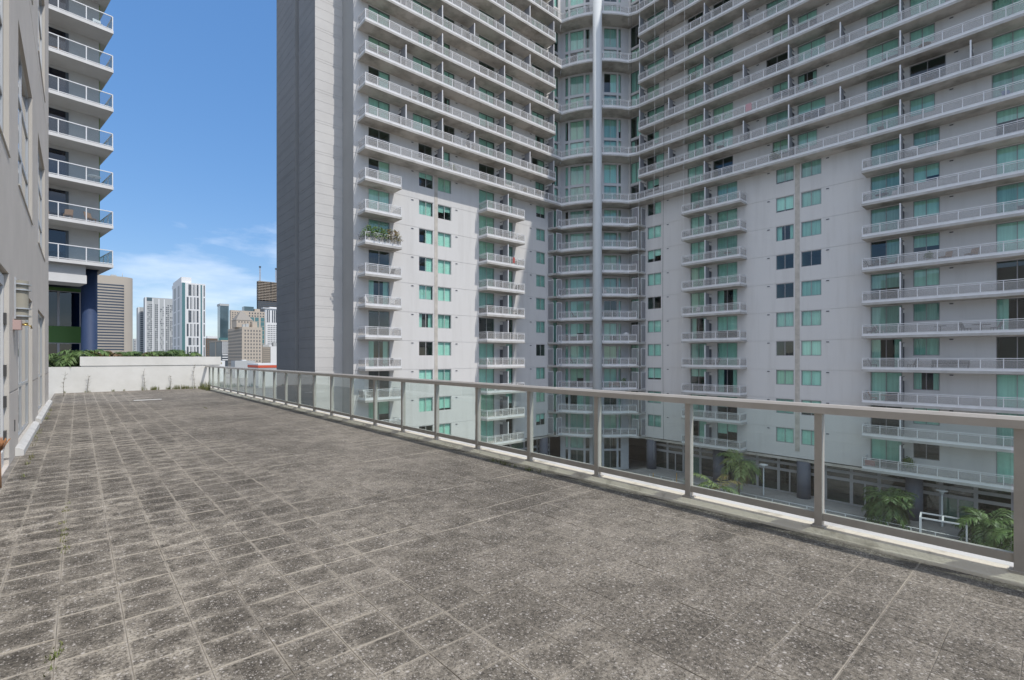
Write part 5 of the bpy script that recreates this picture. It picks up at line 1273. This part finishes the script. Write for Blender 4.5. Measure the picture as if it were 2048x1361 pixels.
# corner balconies
chair('pale chair on the corner balcony right of the round column', T(51.3, 39.9, fl(3), -0.7), 'white_furn'); chair('dark chair on the corner balcony left of the round column', T(48.5, 42.6, fl(2), 0.4)); table('wooden table on the corner balcony right of the column', T(51.6, 39.6, fl(0), 0), 'wood_furn', 0.45); bench('wooden bench on the corner balcony right of the column', T(52.2, 39.1, fl(-1), -0.8), 'wood_furn', 1.4); potplant('green plant in the corner balcony right of the column', T(53.2, 38.3, fl(-1)), 1.4); chair('dark chair on the corner balcony just left of the column', T(48.4, 42.7, fl(0), 0.5))
# furniture on the neighbouring tower
def NM(x, y, k, rz=0.0): return MB2 @ T(x, y, Z0 + 3.0 * k + 0.24, rz)
chair('brown wicker chair on the second glass balcony from the bottom', NM(-1.2, 0.9, 1, 0.4), 'wood_furn'); chair('brown wicker chair left of the other on the same glass balcony', NM(-2.5, 0.9, 1, -0.3), 'wood_furn'); bench('brown wicker sofa at the left of a glass balcony', NM(-4.2, 1.0, 1), 'wood_furn', 1.4)
table('pale low table on the third glass balcony', NM(-1.0, 0.9, 2), 'white_furn', 0.4); chair('wooden lounger on the second highest glass balcony', NM(-3.3, 0.9, 5, 1.2), 'wood_furn', True); chair('dark chair on the highest visible glass balcony', NM(-0.8, 0.8, 6), 'white_furn')

# clutter on the long upper balconies of both wings
for (Y, n, what, mm, lab) in ((30.6, 8, 'c', 'dark_furn', 'dark chair on the second long balcony up, near the hanging ropes'), (26.0, 8, 't', 'dark_furn', 'dark table on the second long balcony up, shaded wing'), (17.2, 8, 'c', 'dark_furn', 'dark chair on the second long balcony up, middle of the shaded wing'), (11.2, 7, 'c', 'dark_furn', 'dark chair on the lowest long balcony of the shaded wing'),
                              (20.2, 7, 'p', '', 'potted plant on the lowest long balcony of the shaded wing'), (25.9, 9, 'c', 'white_furn', 'white chair on the third long balcony up, shaded wing'), (8.2, 9, 't', 'wood_furn', 'wooden table on the third long balcony up, right side'), (19.9, 10, 'c', 'dark_furn', 'dark chair on the fourth long balcony up, shaded wing'),
                              (7.8, 8, 'c', 'dark_furn', 'dark chair on the second long balcony up, before the black window'), (3.2, 7, 'c', 'blue_cloth', 'blue chair on the lowest long balcony by the picture edge'), (29.2, 11, 'p', '', 'potted plant on the fifth long balcony up, shaded wing'), (11.6, 10, 'b', 'wood_furn', 'wooden bench on the fourth long balcony up, right side')):
    M_ = RM(Y, n, 0.95, -math.pi / 2 + 0.4)
    {'c': lambda: chair(lab, M_, mm), 't': lambda: table(lab, M_, mm, 0.42), 'p': lambda: potplant(lab, M_ @ Matrix.Scale(1.2, 4), 1.1), 'b': lambda: bench(lab, M_, mm, 1.4)}[what]()
for (X, n, what, mm, lab) in ((33.0, 8, 'c', 'white_furn', 'white chair on the second long balcony up, sunlit wing'), (25.8, 9, 't', 'dark_furn', 'dark table on the third long balcony up, sunlit wing'), (43.0, 8, 'c', 'white_furn', 'white chair near the corner on the second long balcony, sunlit wing'), (30.8, 7, 'p', '', 'potted plant beside the window on the lowest long balcony, sunlit wing')):
    M_ = LM(X, n, 0.95, 0.5)
    {'c': lambda: chair(lab, M_, mm), 't': lambda: table(lab, M_, mm, 0.42), 'p': lambda: potplant(lab, M_, 1.0)}[what]()
